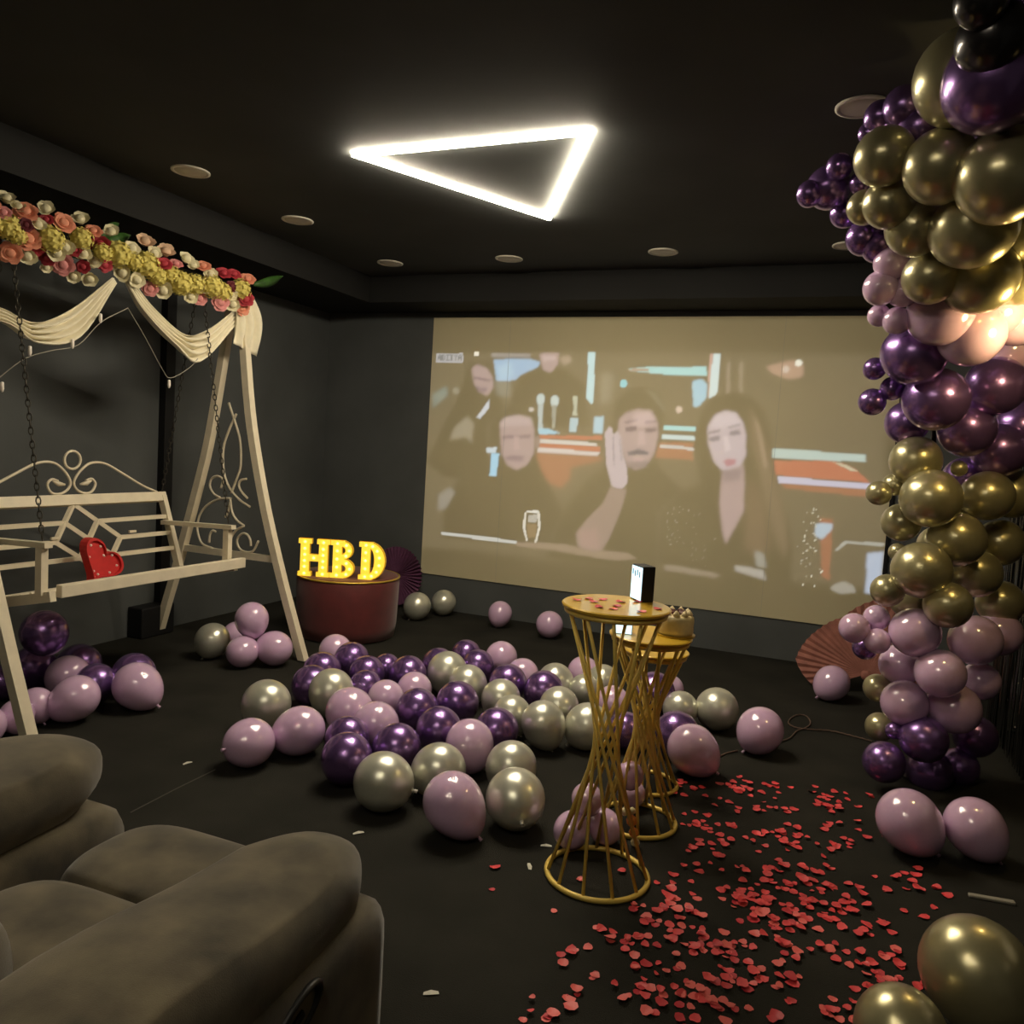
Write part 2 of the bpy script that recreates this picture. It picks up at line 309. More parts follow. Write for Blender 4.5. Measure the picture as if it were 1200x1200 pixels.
FILM = [
(0,[(-3.527,2.326),(-1.461,2.351),(0.291,2.353),(0.433,0.641),(-1.326,0.567),(-3.431,0.563)],(0.034,0.028,0.020),0.0225),
(2,[(-0.973,1.365),(-1.028,1.635),(-1.010,1.839),(-0.922,1.990),(-0.795,2.048),(-0.632,2.020),(-0.529,1.925),(-0.444,1.666),(-0.349,1.278),(-0.223,0.893),(-0.226,0.560),(-1.253,0.540),(-1.258,1.067),(-1.100,1.253),(-0.957,1.332)],(0.000,0.000,0.000),0.0150),
(2,[(-1.715,1.739),(-1.702,1.950),(-1.614,2.037),(-1.462,2.083),(-1.331,2.018),(-1.284,1.862),(-1.306,1.689),(-1.322,1.445),(-1.100,1.253),(-1.293,1.064),(-1.255,0.561),(-2.222,0.575),(-2.096,0.994),(-1.890,1.301),(-1.736,1.419)],(0.000,0.000,0.000),0.0150),
(2,[(-2.817,1.687),(-2.743,1.803),(-2.627,1.881),(-2.452,1.880),(-2.351,1.782),(-2.331,1.490),(-2.270,1.274),(-2.096,0.994),(-2.229,0.686),(-3.218,0.663),(-3.237,0.973),(-3.080,1.217),(-2.793,1.313)],(0.000,0.000,0.000),0.0150),
(2,[(-2.630,1.918),(-2.565,2.141),(-2.373,2.217),(-2.180,2.207),(-1.983,2.083),(-1.921,1.729),(-2.300,1.711),(-2.390,1.890),(-2.626,1.859)],(0.000,0.000,0.000),0.0150),
(2,[(-3.279,1.666),(-3.127,1.977),(-3.060,2.242),(-2.854,2.245),(-2.776,2.062),(-2.705,1.841),(-2.859,1.686),(-2.788,1.238),(-3.251,1.205),(-3.434,1.348)],(0.000,0.000,0.000),0.0150),
(0,[(-3.388,2.320),(-3.120,2.324),(-3.114,2.241),(-3.391,2.236)],(0.220,0.230,0.260),0.0000),
(1,[(-2.990,2.318),(0.025,0.022)],(0.500,0.480,0.420),0.0037),
(0,[(-2.851,2.327),(-2.482,2.324),(-2.480,2.288),(-2.840,2.290)],(0.120,0.120,0.140),0.0075),
(0,[(-2.823,2.276),(-2.479,2.281),(-2.392,2.260),(-2.397,2.217),(-2.565,2.141),(-2.609,2.095),(-2.786,2.091)],(0.140,0.270,0.420),0.0075),
(0,[(-2.786,2.210),(-2.652,2.256),(-2.628,2.139),(-2.754,2.099)],(0.200,0.340,0.460),0.0150),
(0,[(-3.032,2.190),(-2.976,2.228),(-2.875,2.193),(-2.821,2.120),(-2.807,2.024),(-2.868,1.955),(-2.952,1.990),(-2.998,2.056)],(0.200,0.140,0.160),0.0112),
(0,[(-3.002,2.123),(-2.852,2.097),(-2.851,2.075),(-3.001,2.101)],(-0.123,-0.099,-0.074),0.0067),
(0,[(-2.980,2.034),(-2.864,2.022),(-2.878,1.984),(-2.961,1.997)],(-0.110,-0.087,-0.062),0.0090),
(0,[(-2.955,1.764),(-2.841,1.926),(-2.836,1.851),(-2.921,1.750)],(0.300,0.340,0.400),0.0052),
(0,[(-3.159,1.672),(-3.047,1.768),(-2.976,1.710),(-2.990,1.528),(-3.044,1.586),(-3.119,1.567),(-3.212,1.554)],(0.120,0.110,0.090),0.0150),
(0,[(-2.803,2.091),(-2.642,2.109),(-2.648,1.954),(-2.778,1.958)],(0.050,0.060,0.060),0.0150),
(0,[(-2.405,2.332),(-2.220,2.335),(-2.222,2.249),(-2.285,2.168),(-2.356,2.189)],(0.200,0.140,0.160),0.0075),
(0,[(-2.372,2.311),(-2.249,2.313),(-2.261,2.270),(-2.354,2.268)],(0.080,0.070,0.070),0.0075),
(0,[(-2.225,2.299),(-2.128,2.322),(-2.109,2.265),(-2.174,2.228)],(0.160,0.120,0.100),0.0112),
(0,[(-3.409,1.953),(-3.267,2.033),(-3.245,1.950),(-3.393,1.830)],(0.070,0.110,0.110),0.0150),
(1,[(-3.171,1.991),(0.034,0.030)],(0.120,0.120,0.100),0.0112),
(1,[(-2.362,1.942),(0.039,0.051)],(0.260,0.340,0.360),0.0060),
(0,[(-2.383,1.898),(-2.336,1.899),(-2.328,1.666),(-2.367,1.664)],(0.220,0.280,0.300),0.0060),
(1,[(-2.234,1.932),(0.038,0.050)],(0.260,0.340,0.360),0.0060),
(0,[(-2.251,1.895),(-2.212,1.896),(-2.214,1.701),(-2.245,1.699)],(0.140,0.160,0.150),0.0060),
(0,[(-2.081,1.980),(-2.029,1.982),(-2.036,1.881),(-2.024,1.817),(-2.070,1.816),(-2.059,1.881)],(0.240,0.270,0.220),0.0060),
(0,[(-2.091,1.793),(-2.015,1.796),(-2.022,1.674),(-2.090,1.678)],(0.200,0.320,0.380),0.0060),
(1,[(-2.442,1.851),(0.024,0.022)],(0.300,0.280,0.270),0.0060),
(0,[(-1.875,1.816),(-1.794,1.820),(-1.791,1.678),(-1.880,1.674)],(0.200,0.340,0.420),0.0075),
(0,[(-2.361,1.694),(-2.260,1.691),(-2.158,1.660),(-2.357,1.636)],(0.160,0.340,0.440),0.0060),
(0,[(-2.357,1.636),(-1.797,1.657),(-1.794,1.621),(-2.355,1.606)],(0.260,0.050,0.030),0.0060),
(0,[(-2.355,1.606),(-1.837,1.598),(-1.835,1.569),(-2.353,1.570)],(0.340,0.330,0.320),0.0052),
(0,[(-2.353,1.570),(-1.806,1.571),(-1.802,1.521),(-2.350,1.526)],(0.260,0.050,0.030),0.0052),
(0,[(-2.358,1.533),(-1.802,1.521),(-1.829,1.484),(-2.363,1.489)],(0.360,0.340,0.340),0.0060),
(0,[(-2.378,1.480),(-1.785,1.487),(-1.782,1.451),(-2.046,1.377),(-2.054,1.275),(-2.125,1.197),(-2.228,1.226),(-2.303,1.308)],(0.170,0.045,0.025),0.0150),
(0,[(-1.965,2.345),(-1.906,2.346),(-1.891,1.929),(-1.912,1.914),(-1.960,1.970)],(0.260,0.420,0.460),0.0052),
(0,[(-1.843,2.192),(-1.732,2.159),(-1.745,1.949),(-1.838,1.910)],(0.060,0.060,0.050),0.0225),
(0,[(-2.730,1.721),(-2.685,1.775),(-2.558,1.803),(-2.446,1.785),(-2.400,1.692),(-2.386,1.487),(-2.450,1.373),(-2.542,1.322),(-2.633,1.361),(-2.696,1.454)],(0.200,0.140,0.160),0.0112),
(0,[(-2.728,1.692),(-2.410,1.721),(-2.422,1.779),(-2.582,1.802),(-2.708,1.767)],(0.050,0.050,0.050),0.0112),
(0,[(-2.698,1.611),(-2.594,1.624),(-2.592,1.594),(-2.689,1.589)],(-0.123,-0.099,-0.074),0.0067),
(0,[(-2.538,1.619),(-2.436,1.639),(-2.434,1.610),(-2.528,1.597)],(-0.123,-0.099,-0.074),0.0067),
(0,[(-2.585,1.609),(-2.553,1.611),(-2.522,1.509),(-2.585,1.490)],(0.050,0.030,0.030),0.0060),
(0,[(-2.663,1.441),(-2.471,1.453),(-2.500,1.406),(-2.627,1.398)],(-0.110,-0.087,-0.062),0.0105),
(1,[(-2.369,1.576),(0.027,0.058)],(0.125,0.085,0.090),0.0060),
(0,[(-2.846,1.498),(-2.741,1.512),(-2.745,1.459),(-2.835,1.453)],(0.300,0.380,0.440),0.0060),
(0,[(-2.794,1.456),(-2.713,1.461),(-2.732,1.257),(-2.798,1.260)],(0.160,0.360,0.500),0.0060),
(0,[(-3.293,1.046),(-3.177,1.125),(-3.123,1.083),(-3.208,0.929),(-3.285,0.907)],(0.110,0.110,0.110),0.0150),
(0,[(-2.431,0.980),(-2.313,0.990),(-2.311,0.968),(-2.430,0.958)],(0.400,0.400,0.380),0.0022),
(0,[(-2.446,0.964),(-2.422,0.966),(-2.429,0.831),(-2.397,0.714),(-2.413,0.712),(-2.453,0.828)],(0.380,0.370,0.340),0.0022),
(0,[(-2.328,0.974),(-2.304,0.976),(-2.287,0.844),(-2.317,0.700),(-2.334,0.713),(-2.311,0.842)],(0.380,0.370,0.340),0.0022),
(0,[(-2.413,0.944),(-2.326,0.952),(-2.329,0.885),(-2.408,0.877)],(0.220,0.220,0.210),0.0037),
(0,[(-2.415,0.862),(-2.321,0.871),(-2.328,0.751),(-2.399,0.744)],(0.100,0.060,0.030),0.0060),
(0,[(-3.247,0.715),(-2.880,0.719),(-2.501,0.704),(-2.499,0.674),(-2.877,0.681),(-3.237,0.692)],(0.300,0.320,0.320),0.0037),
(0,[(-2.500,0.696),(-2.231,0.716),(-2.038,0.721),(-1.847,0.696),(-1.516,0.710),(-1.426,0.662),(-1.619,0.627),(-1.843,0.639),(-2.149,0.657),(-2.498,0.659)],(0.120,0.085,0.070),0.0090),
(0,[(-1.669,1.797),(-1.615,1.855),(-1.511,1.894),(-1.398,1.885),(-1.342,1.797),(-1.327,1.687),(-1.344,1.548),(-1.405,1.426),(-1.495,1.392),(-1.569,1.422),(-1.613,1.532),(-1.667,1.670)],(0.200,0.140,0.160),0.0112),
(0,[(-1.536,1.851),(-1.410,1.870),(-1.362,1.789),(-1.451,1.751),(-1.558,1.760)],(0.090,0.070,0.070),0.0150),
(0,[(-1.607,1.737),(-1.515,1.755),(-1.505,1.713),(-1.597,1.702)],(-0.160,-0.123,-0.099),0.0075),
(0,[(-1.443,1.737),(-1.352,1.748),(-1.350,1.714),(-1.433,1.703)],(-0.160,-0.123,-0.099),0.0075),
(0,[(-1.617,1.785),(-1.512,1.811),(-1.510,1.790),(-1.609,1.765)],(-0.123,-0.099,-0.074),0.0067),
(0,[(-1.447,1.800),(-1.357,1.810),(-1.355,1.790),(-1.438,1.772)],(-0.123,-0.099,-0.074),0.0067),
(0,[(-1.490,1.714),(-1.448,1.716),(-1.426,1.606),(-1.496,1.595)],(0.070,0.050,0.050),0.0075),
(0,[(-1.570,1.535),(-1.487,1.568),(-1.400,1.545),(-1.405,1.517),(-1.483,1.519),(-1.561,1.507)],(-0.210,-0.136,-0.099),0.0060),
(0,[(-1.538,1.488),(-1.424,1.494),(-1.450,1.465),(-1.514,1.461)],(0.060,0.030,0.030),0.0045),
(0,[(-1.579,1.457),(-1.381,1.476),(-1.412,1.418),(-1.531,1.404)],(-0.110,-0.074,-0.062),0.0105),
(0,[(-1.777,1.686),(-1.744,1.737),(-1.714,1.724),(-1.703,1.669),(-1.669,1.705),(-1.637,1.658),(-1.613,1.532),(-1.568,1.408),(-1.551,1.282),(-1.604,1.222),(-1.686,1.244),(-1.743,1.418)],(0.270,0.225,0.265),0.0060),
(0,[(-1.709,1.654),(-1.695,1.655),(-1.670,1.423),(-1.685,1.422)],(-0.123,-0.099,-0.087),0.0052),
(0,[(-1.650,1.636),(-1.642,1.636),(-1.608,1.462),(-1.622,1.454)],(-0.123,-0.099,-0.087),0.0052),
(0,[(-1.700,1.236),(-1.554,1.225),(-1.592,1.052),(-1.676,0.801),(-1.735,0.694),(-1.846,0.682),(-1.946,0.715),(-1.969,0.823),(-1.866,0.971),(-1.749,1.096)],(0.125,0.085,0.090),0.0090),
(0,[(-1.948,0.847),(-1.786,0.891),(-1.743,0.707),(-1.908,0.705)],(0.050,0.020,0.020),0.0150),
(0,[(-1.474,2.062),(-1.366,2.017),(-1.287,1.896),(-1.299,1.868),(-1.390,1.975)],(0.050,0.050,0.040),0.0112),
(0,[(-1.642,2.210),(-1.452,2.234),(-0.989,2.243),(-0.977,2.176),(-1.239,2.170),(-1.519,2.192)],(0.180,0.400,0.420),0.0060),
(0,[(-1.642,2.210),(-1.451,2.221),(-1.449,2.200),(-1.591,2.197)],(0.200,0.080,0.050),0.0060),
(1,[(-1.647,2.095),(0.032,0.035)],(0.100,0.360,0.420),0.0045),
(1,[(-1.177,1.900),(0.027,0.027)],(0.360,0.280,0.240),0.0060),
(0,[(-1.093,2.127),(-1.021,2.149),(-0.971,2.110),(-0.970,2.002),(-1.018,1.933),(-1.063,1.918)],(0.170,0.340,0.440),0.0075),
(0,[(-0.970,2.343),(-0.944,2.344),(-0.944,2.177),(-0.952,2.030),(-0.961,1.976)],(0.300,0.180,0.160),0.0052),
(0,[(-0.944,2.344),(-0.891,2.344),(-0.886,2.112),(-0.892,2.032),(-0.955,1.989)],(0.340,0.440,0.460),0.0052),
(0,[(-0.834,2.279),(-0.808,2.279),(-0.795,2.048),(-0.821,2.047)],(0.090,0.070,0.060),0.0075),
(0,[(-0.743,2.281),(-0.704,2.281),(-0.698,2.051),(-0.724,2.050)],(0.110,0.090,0.070),0.0075),
(0,[(-1.291,1.765),(-1.038,1.770),(-1.035,1.729),(-1.295,1.730)],(0.180,0.400,0.420),0.0052),
(0,[(-1.299,1.696),(-1.039,1.695),(-1.036,1.661),(-1.304,1.661)],(0.300,0.400,0.420),0.0052),
(0,[(-1.315,1.633),(-1.042,1.641),(-1.037,1.498),(-1.341,1.507)],(0.170,0.045,0.025),0.0075),
(0,[(-1.307,1.612),(-1.039,1.607),(-1.037,1.580),(-1.312,1.585)],(0.300,0.300,0.300),0.0045),
(0,[(-0.945,1.774),(-0.893,1.871),(-0.817,1.907),(-0.738,1.897),(-0.674,1.827),(-0.638,1.709),(-0.633,1.563),(-0.664,1.467),(-0.731,1.416),(-0.805,1.438),(-0.877,1.508),(-0.928,1.640)],(0.270,0.225,0.265),0.0097),
(0,[(-0.925,1.775),(-0.880,1.871),(-0.751,1.896),(-0.678,1.800),(-0.805,1.761)],(0.050,0.050,0.050),0.0150),
(0,[(-0.925,1.687),(-0.847,1.712),(-0.837,1.672),(-0.915,1.654)],(-0.197,-0.160,-0.149),0.0075),
(0,[(-0.771,1.742),(-0.695,1.766),(-0.685,1.726),(-0.762,1.709)],(-0.197,-0.160,-0.149),0.0075),
(0,[(-0.935,1.734),(-0.844,1.759),(-0.843,1.739),(-0.927,1.714)],(-0.149,-0.123,-0.123),0.0060),
(0,[(-0.787,1.782),(-0.692,1.813),(-0.690,1.793),(-0.779,1.762)],(-0.149,-0.123,-0.123),0.0060),
(0,[(-0.813,1.700),(-0.781,1.702),(-0.746,1.603),(-0.791,1.587)],(0.090,0.080,0.070),0.0075),
(0,[(-0.804,1.505),(-0.761,1.535),(-0.701,1.525),(-0.705,1.492),(-0.768,1.467)],(-0.049,-0.149,-0.136),0.0067),
(0,[(-0.805,1.431),(-0.640,1.489),(-0.617,1.290),(-0.616,1.122),(-0.726,0.861),(-0.759,0.940),(-0.804,1.174)],(0.200,0.140,0.160),0.0112),
(0,[(-0.805,1.431),(-0.651,1.468),(-0.656,1.374),(-0.784,1.338)],(-0.087,-0.062,-0.049),0.0165),
(0,[(-0.638,1.934),(-0.554,1.845),(-0.457,1.600),(-0.337,1.212),(-0.254,0.889),(-0.289,0.786),(-0.389,1.009),(-0.492,1.333),(-0.602,1.658)],(0.055,0.035,0.025),0.0187),
(0,[(-0.593,1.857),(-0.549,1.793),(-0.462,1.501),(-0.484,1.466)],(0.070,0.050,0.040),0.0075),
(0,[(-0.606,1.391),(-0.511,1.331),(-0.378,0.877),(-0.462,0.733),(-0.588,0.855)],(0.040,0.020,0.015),0.0225),
(0,[(-0.441,1.627),(-0.102,1.627),(0.218,1.620),(0.229,1.570),(-0.096,1.556),(-0.435,1.555)],(0.240,0.330,0.320),0.0060),
(0,[(-0.421,1.536),(-0.096,1.556),(0.054,1.553),(0.164,1.509),(0.271,1.415),(-0.084,1.421),(-0.399,1.426)],(0.260,0.050,0.030),0.0067),
(0,[(-0.006,1.556),(0.085,1.542),(0.177,1.497),(0.148,1.489),(0.056,1.528)],(0.300,0.280,0.200),0.0045),
(0,[(-0.386,1.420),(-0.084,1.415),(0.278,1.409),(0.270,1.364),(-0.079,1.364),(-0.369,1.368)],(0.300,0.300,0.400),0.0052),
(0,[(-0.363,1.369),(0.264,1.364),(0.251,1.312),(-0.075,1.318),(-0.322,1.332)],(0.170,0.045,0.025),0.0075),
(0,[(-0.543,2.251),(-0.415,2.292),(-0.342,2.306),(-0.259,2.257),(-0.270,2.179),(-0.361,2.158),(-0.489,2.200)],(0.220,0.130,0.100),0.0112),
(1,[(-0.304,2.285),(0.027,0.026)],(0.500,0.500,0.440),0.0052),
(1,[(-0.392,2.235),(0.025,0.026)],(0.360,0.300,0.260),0.0075),
(0,[(-0.053,1.132),(0.038,1.127),(0.054,0.660),(-0.002,0.680)],(0.170,0.045,0.025),0.0090),
(0,[(-0.085,1.083),(0.040,1.095),(0.033,1.036),(-0.027,0.965),(-0.077,0.986)],(0.220,0.300,0.380),0.0075),
(0,[(0.070,0.890),(0.134,0.975),(0.408,0.977),(0.410,0.958),(0.148,0.950),(0.094,0.893)],(0.200,0.210,0.200),0.0052),
(0,[(0.294,0.894),(0.408,0.919),(0.409,0.587),(0.309,0.600)],(0.240,0.300,0.400),0.0090),
(0,[(0.060,0.595),(0.092,0.638),(0.161,0.666),(0.223,0.641),(0.245,0.592),(0.140,0.566)],(0.160,0.160,0.150),0.0075),
(0,[(-1.190,0.639),(-1.052,0.640),(-0.746,0.613),(-0.790,0.580),(-1.048,0.592),(-1.201,0.595)],(0.110,0.090,0.080),0.0112),
(0,[(-0.647,0.693),(-0.523,0.693),(-0.426,0.684),(-0.400,0.606),(-0.485,0.623),(-0.637,0.653)],(0.180,0.180,0.180),0.0090),
(0,[(-0.508,0.830),(-0.437,0.817),(-0.402,0.707),(-0.485,0.704)],(0.120,0.130,0.130),0.0090),
(0,[(-1.135,1.008),(-1.129,1.011),(-1.126,1.005),(-1.132,1.003)],(0.269,0.261,0.215),0.0022),
(0,[(-1.115,0.835),(-1.109,0.842),(-1.106,0.832),(-1.112,0.830)],(0.224,0.217,0.179),0.0022),
(0,[(-1.211,1.000),(-1.200,1.016),(-1.194,0.997),(-1.207,0.990)],(0.209,0.203,0.167),0.0022),
(0,[(-1.194,1.048),(-1.188,1.059),(-1.185,1.045),(-1.190,1.043)],(0.217,0.210,0.174),0.0022),
(0,[(-1.102,0.878),(-1.094,0.882),(-1.090,0.875),(-1.099,0.870)],(0.251,0.244,0.201),0.0022),
(0,[(-1.158,0.906),(-1.146,0.912),(-1.142,0.903),(-1.155,0.896)],(0.205,0.199,0.164),0.0022),
(0,[(-1.175,1.059),(-1.167,1.065),(-1.164,1.056),(-1.171,1.053)],(0.261,0.253,0.208),0.0022),
(0,[(-1.047,0.848),(-1.042,0.854),(-1.039,0.845),(-1.044,0.843)],(0.199,0.193,0.159),0.0022),
(0,[(-1.213,0.984),(-1.200,1.001),(-1.194,0.982),(-1.209,0.973)],(0.160,0.155,0.128),0.0022),
(0,[(-1.191,0.934),(-1.177,0.940),(-1.173,0.932),(-1.188,0.923)],(0.173,0.168,0.139),0.0022),
(0,[(-1.199,0.947),(-1.194,0.953),(-1.191,0.943),(-1.196,0.942)],(0.156,0.152,0.125),0.0022),
(0,[(-1.053,1.000),(-1.044,1.005),(-1.041,0.997),(-1.050,0.993)],(0.236,0.229,0.189),0.0022),
(0,[(-1.120,1.077),(-1.109,1.082),(-1.105,1.074),(-1.116,1.068)],(0.282,0.274,0.226),0.0022),
(0,[(-1.113,0.933),(-1.107,0.944),(-1.104,0.929),(-1.110,0.927)],(0.183,0.177,0.146),0.0022),
(0,[(-1.047,1.100),(-1.036,1.108),(-1.031,1.097),(-1.044,1.090)],(0.281,0.273,0.225),0.0022),
(0,[(-1.118,1.120),(-1.109,1.130),(-1.106,1.117),(-1.114,1.113)],(0.241,0.234,0.193),0.0022),
(0,[(-1.087,1.108),(-1.079,1.118),(-1.076,1.105),(-1.084,1.101)],(0.268,0.260,0.215),0.0022),
(0,[(-1.137,0.999),(-1.122,1.005),(-1.117,0.996),(-1.133,0.987)],(0.227,0.220,0.181),0.0022),
(0,[(-1.077,1.028),(-1.068,1.038),(-1.064,1.025),(-1.074,1.021)],(0.175,0.169,0.140),0.0022),
(0,[(-1.167,1.100),(-1.157,1.117),(-1.152,1.098),(-1.164,1.091)],(0.159,0.154,0.127),0.0022),
(0,[(-1.203,0.865),(-1.191,0.883),(-1.186,0.863),(-1.200,0.855)],(0.216,0.209,0.172),0.0022),
(0,[(-1.164,0.884),(-1.156,0.900),(-1.152,0.881),(-1.161,0.876)],(0.177,0.172,0.142),0.0022),
(0,[(-1.146,1.007),(-1.134,1.025),(-1.128,1.005),(-1.143,0.997)],(0.197,0.191,0.158),0.0022),
(0,[(-1.176,0.847),(-1.168,0.861),(-1.165,0.844),(-1.172,0.841)],(0.151,0.147,0.121),0.0022),
(0,[(-1.173,0.813),(-1.158,0.819),(-1.153,0.811),(-1.169,0.801)],(0.231,0.224,0.185),0.0022),
(0,[(-1.212,1.057),(-1.203,1.072),(-1.199,1.054),(-1.208,1.049)],(0.232,0.225,0.186),0.0022),
(0,[(-1.076,0.837),(-1.066,0.843),(-1.062,0.834),(-1.073,0.829)],(0.109,0.106,0.087),0.0022),
(0,[(-0.977,0.701),(-0.972,0.709),(-0.969,0.698),(-0.974,0.696)],(0.139,0.135,0.111),0.0022),
(0,[(-0.894,0.792),(-0.882,0.811),(-0.876,0.790),(-0.891,0.781)],(0.112,0.109,0.090),0.0022),
(0,[(-0.881,0.663),(-0.871,0.668),(-0.868,0.660),(-0.878,0.655)],(0.106,0.102,0.084),0.0022),
(0,[(-1.000,0.836),(-0.990,0.853),(-0.985,0.834),(-0.996,0.827)],(0.104,0.101,0.083),0.0022),
(0,[(-1.137,0.865),(-1.130,0.873),(-1.127,0.862),(-1.134,0.859)],(0.140,0.136,0.112),0.0022),
(0,[(-1.061,0.830),(-1.052,0.841),(-1.048,0.827),(-1.058,0.822)],(0.187,0.181,0.149),0.0022),
(0,[(-0.826,0.892),(-0.813,0.908),(-0.807,0.889),(-0.823,0.880)],(0.181,0.176,0.145),0.0022),
(0,[(-0.995,0.741),(-0.982,0.759),(-0.976,0.739),(-0.991,0.730)],(0.102,0.099,0.082),0.0022),
(0,[(-0.992,0.804),(-0.980,0.810),(-0.975,0.801),(-0.988,0.794)],(0.165,0.160,0.132),0.0022),
(0,[(-0.921,0.771),(-0.911,0.776),(-0.907,0.768),(-0.917,0.763)],(0.157,0.152,0.126),0.0022),
(0,[(-0.964,0.787),(-0.952,0.808),(-0.946,0.785),(-0.960,0.777)],(0.118,0.115,0.095),0.0022),
(0,[(-0.904,0.728),(-0.892,0.744),(-0.886,0.725),(-0.901,0.717)],(0.099,0.096,0.080),0.0022),
(0,[(-0.953,0.708),(-0.944,0.714),(-0.941,0.705),(-0.950,0.701)],(0.103,0.100,0.082),0.0022),
(0,[(-0.096,1.087),(-0.091,1.093),(-0.088,1.084),(-0.093,1.083)],(0.276,0.268,0.221),0.0022),
(0,[(-0.114,1.182),(-0.104,1.199),(-0.098,1.180),(-0.110,1.173)],(0.272,0.264,0.218),0.0022),
(0,[(-0.135,0.600),(-0.127,0.618),(-0.122,0.598),(-0.132,0.592)],(0.403,0.391,0.323),0.0022),
(0,[(-0.070,1.136),(-0.063,1.148),(-0.059,1.133),(-0.067,1.130)],(0.251,0.244,0.201),0.0022),
(0,[(-0.149,1.058),(-0.144,1.068),(-0.141,1.055),(-0.146,1.053)],(0.228,0.222,0.183),0.0022),
(0,[(-0.037,0.975),(-0.027,0.987),(-0.022,0.972),(-0.034,0.965)],(0.299,0.290,0.239),0.0022),
(0,[(-0.104,0.804),(-0.097,0.812),(-0.094,0.801),(-0.101,0.799)],(0.256,0.249,0.205),0.0022),
(0,[(-0.137,0.923),(-0.125,0.930),(-0.120,0.921),(-0.134,0.912)],(0.209,0.202,0.167),0.0022),
(0,[(-0.077,1.166),(-0.071,1.174),(-0.067,1.163),(-0.074,1.160)],(0.378,0.366,0.302),0.0022),
(0,[(-0.154,1.159),(-0.148,1.169),(-0.144,1.155),(-0.151,1.153)],(0.265,0.257,0.212),0.0022),
(0,[(-0.015,0.720),(-0.004,0.740),(0.001,0.717),(-0.012,0.709)],(0.394,0.382,0.315),0.0022),
(0,[(-0.013,0.607),(-0.007,0.611),(-0.005,0.604),(-0.010,0.602)],(0.269,0.261,0.215),0.0022),
(0,[(-0.080,0.896),(-0.073,0.904),(-0.069,0.893),(-0.077,0.890)],(0.375,0.364,0.300),0.0022),
(0,[(-0.144,1.024),(-0.136,1.034),(-0.132,1.021),(-0.141,1.017)],(0.329,0.319,0.263),0.0022),
(0,[(-0.118,1.082),(-0.110,1.088),(-0.107,1.079),(-0.115,1.075)],(0.270,0.262,0.216),0.0022),
(0,[(-0.104,1.082),(-0.093,1.089),(-0.089,1.080),(-0.101,1.073)],(0.338,0.328,0.271),0.0022),
(0,[(-0.085,0.991),(-0.078,1.004),(-0.074,0.988),(-0.082,0.984)],(0.328,0.318,0.262),0.0022),
(0,[(-0.030,0.751),(-0.024,0.757),(-0.021,0.748),(-0.027,0.745)],(0.315,0.305,0.252),0.0022),
(0,[(-0.155,0.850),(-0.147,0.858),(-0.143,0.848),(-0.152,0.843)],(0.381,0.369,0.305),0.0022),
(0,[(-0.048,0.885),(-0.043,0.890),(-0.041,0.882),(-0.045,0.881)],(0.350,0.340,0.280),0.0022),
(0,[(-0.111,1.154),(-0.107,1.157),(-0.105,1.151),(-0.109,1.150)],(0.392,0.380,0.314),0.0022),
(0,[(-0.158,1.093),(-0.153,1.103),(-0.150,1.090),(-0.155,1.088)],(0.372,0.361,0.298),0.0022),
(0,[(-0.079,0.956),(-0.067,0.964),(-0.063,0.954),(-0.076,0.946)],(0.307,0.298,0.246),0.0022),
(0,[(-0.075,0.979),(-0.069,0.986),(-0.066,0.976),(-0.072,0.973)],(0.269,0.261,0.215),0.0022),
(0,[(-0.130,0.815),(-0.118,0.821),(-0.114,0.813),(-0.126,0.805)],(0.320,0.311,0.256),0.0022),
(0,[(-0.094,1.188),(-0.086,1.199),(-0.082,1.185),(-0.091,1.180)],(0.381,0.369,0.304),0.0022),
(0,[(-0.026,0.738),(-0.019,0.746),(-0.016,0.735),(-0.023,0.732)],(0.233,0.226,0.187),0.0022),
(0,[(-0.084,1.057),(-0.076,1.064),(-0.073,1.054),(-0.081,1.051)],(0.357,0.346,0.285),0.0022),
(0,[(-0.077,0.863),(-0.065,0.872),(-0.061,0.861),(-0.074,0.852)],(0.209,0.203,0.167),0.0022),
(0,[(-0.047,0.789),(-0.042,0.793),(-0.040,0.786),(-0.044,0.784)],(0.231,0.225,0.185),0.0022),
(0,[(-0.066,0.641),(-0.060,0.650),(-0.057,0.638),(-0.063,0.635)],(0.245,0.238,0.196),0.0022),
(0,[(-0.085,0.674),(-0.073,0.693),(-0.068,0.672),(-0.082,0.662)],(0.395,0.383,0.316),0.0022),
(0,[(-0.117,1.160),(-0.106,1.173),(-0.101,1.158),(-0.114,1.150)],(0.285,0.277,0.228),0.0022),
(0,[(-0.051,0.604),(-0.043,0.621),(-0.038,0.602),(-0.048,0.596)],(0.391,0.380,0.313),0.0022),
(0,[(-0.156,0.974),(-0.146,0.996),(-0.140,0.971),(-0.153,0.963)],(0.361,0.350,0.288),0.0022),
(0,[(-0.134,0.866),(-0.122,0.883),(-0.117,0.864),(-0.130,0.855)],(0.314,0.305,0.251),0.0022),
(0,[(-0.048,1.097),(-0.043,1.103),(-0.040,1.094),(-0.045,1.093)],(0.378,0.367,0.303),0.0022),
(0,[(-0.116,0.679),(-0.109,0.685),(-0.106,0.676),(-0.113,0.673)],(0.230,0.224,0.184),0.0022),
(0,[(-0.160,0.941),(-0.150,0.962),(-0.145,0.939),(-0.157,0.932)],(0.297,0.288,0.237),0.0022),
(0,[(-0.172,1.086),(-0.166,1.090),(-0.164,1.082),(-0.169,1.081)],(0.321,0.312,0.257),0.0022),
(0,[(-0.070,0.877),(-0.061,0.892),(-0.057,0.875),(-0.067,0.869)],(0.376,0.365,0.301),0.0022),
(0,[(-0.056,1.109),(-0.048,1.117),(-0.045,1.106),(-0.053,1.103)],(0.400,0.388,0.320),0.0022),
